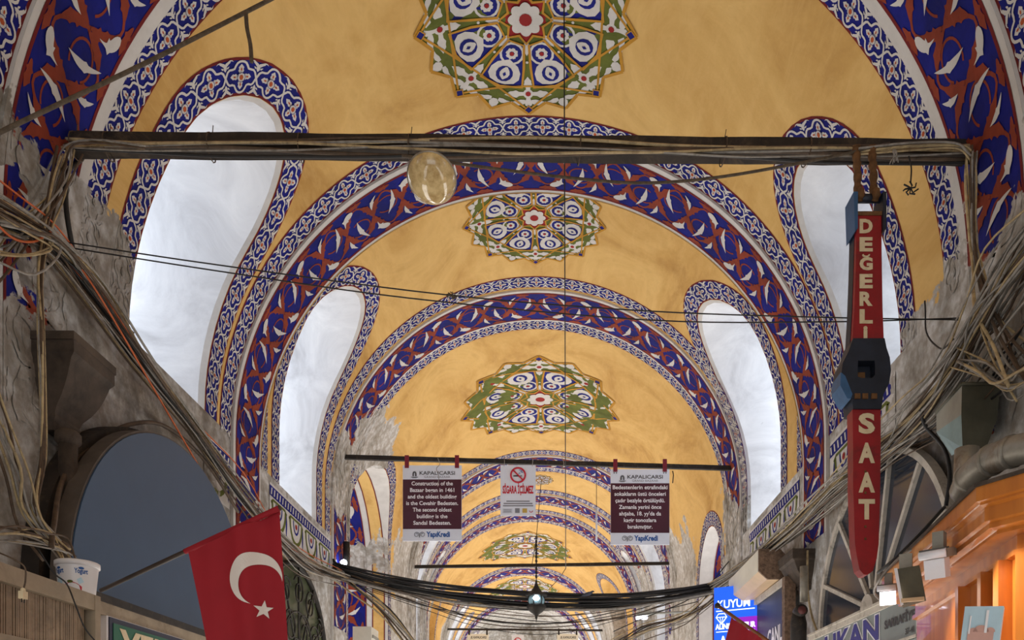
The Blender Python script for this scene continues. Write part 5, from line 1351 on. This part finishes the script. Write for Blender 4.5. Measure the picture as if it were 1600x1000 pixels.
# blue lit sign
t = empty('lit_sign', at(1150, 968, 9.9), 'blue and purple lit jeweller sign sticking out from the right wall', 'sign', -.5)
mb = MB(); mb.box((0, 0, 0), (.56, .06, .86), M['litblue']); bd = part(mb, 'light_box', t)
mb = MB(); mb.prism([(-.15, -.43), (.28, -.43), (.28, .02), (.02, .02)], 1, -.034, -.03, M['litpurple']); part(mb, 'purple_field', bd)
mb = MB(); line(mb, '9', .02, .33, .08, M['litwhite'], w=.05, y=-.036, bold=.04); line(mb, 'KUYUM', -.02, .155, .10, M['litwhite'], w=.42, y=-.036, bold=.02)
line(mb, 'ALINIR - SATILIR', .0, -.115, .065, M['litwhite'], w=.52, y=-.038, bold=.04); line(mb, 'ALTIN', .02, -.38, .17, M['litwhite'], w=.48, y=-.038, bold=.02)
mb.box((0, -.036, .12), (.5, .004, .012), M['litwhite']); mb.box((0, -.036, -.15), (.5, .004, .01), M['litwhite'])
part(mb, 'lettering', bd)
mb = MB(); dz = [(-.2, .0), (-.24, .055), (-.22, .085), (-.14, .085), (-.12, .055), (-.16, .0)]
D_ = [(-.18, -.05), (-.25, .04), (-.22, .085), (-.14, .085), (-.11, .04)]
mb.tube([(x, -.037, z) for x, z in D_+[D_[0]]], .007, M['litwhite'], 4); mb.tube([(-.25, -.037, .04), (-.11, -.037, .04)], .006, M['litwhite'], 4)
mb.tube([(-.2, -.037, .04), (-.18, -.037, -.05), (-.16, -.037, .04)], .005, M['litwhite'], 4); part(mb, 'diamond_mark', bd)
mb = MB(); mb.tube([(.28, 0, .2), (.6, .2, .2)], .015, M['iron'], 6); part(mb, 'bracket', t)
# second flag
o0 = at(1124, 948, 8.6); t = empty('flag', o0, 'furled red flag on a brown pole in front of the blue lit sign', 'flag')
e = at(1215, 1012, 8.0)-o0
mb = MB(); mb.tube([Vector((0, 0, 0)), e], .02, M['poleorange'], 8); part(mb, 'pole', t)
mb = MB(); mb.lathe([(.001, .0), (.035, .01), (.03, .05), (.001, .07)], M['iron'], 10, c=(-.02, 0, -.02)); part(mb, 'finial', t)
mb = MB(); NU = 14
G = []
for i in range(NU+1):
    u = i/NU; q = e*(.22+.78*u)
    for j in range(8): v = j/7; G.append((q.x-.12*v*(1-u), q.y+.03*math.sin(u*20+v*2), q.z-.02-.55*v*(.35+.65*u)-.30*v*(1-u)))
mb.add(G, [(i*8+j, i*8+8+j, i*8+9+j, i*8+1+j) for i in range(NU) for j in range(7)], M['flagred'], True); part(mb, 'cloth', t)
# street lamp far right and left boxes
t = empty('street_lamp', at(1006, 962, 14.2), 'grey street lamp with a lit tube reaching out from the right wall', 'lamp')
mb = MB(); mb.tube([(-.02, 0, .0), (.12, 0, .04), (1.05, 0, .08)], [.03, .022, .02], M['lampgrey'], 8); part(mb, 'arm', t)
mb = MB(); mb.prism([(-.15, -.03), (.10, .0), (.14, .07), (.0, .08), (-.12, .03)], 1, -.10, .10, M['lampgrey']); part(mb, 'housing', t)
mb = MB(); mb.box((-.04, -.0, -.04), (.20, .14, .035), M['tubelight']); part(mb, 'lit_tube', t)
for i, (px, py) in enumerate(((752, 938), (806, 942))):
    mb = MB(); mb.lathe([(.001, -.04), (.05, -.03), (.06, 0), (.05, .03), (.001, .04)], M['bulb'], 10); o = mb.build('distant_bulb'); p = at(px, py, 15); o.location = (p.x, p.y, p.z+EYE); tag(o, ('cold white bulb glinting behind the cables, left of the lantern', 'fainter cold bulb behind the cables, close left of the lantern')[i], 'bulb')
t = empty('shop_awning', (-3.05, 12.6, 1.62), 'pale box under the cables at the foot of the left pilaster', 'box')
mb = MB(); mb.box((0, 0, 0), (.3, .5, .9), M['ivory']); part(mb, 'casing', t)
mb = MB(); mb.box((.16, 0, .3), (.02, .4, .05), M['lampgrey']); part(mb, 'louvre', t)
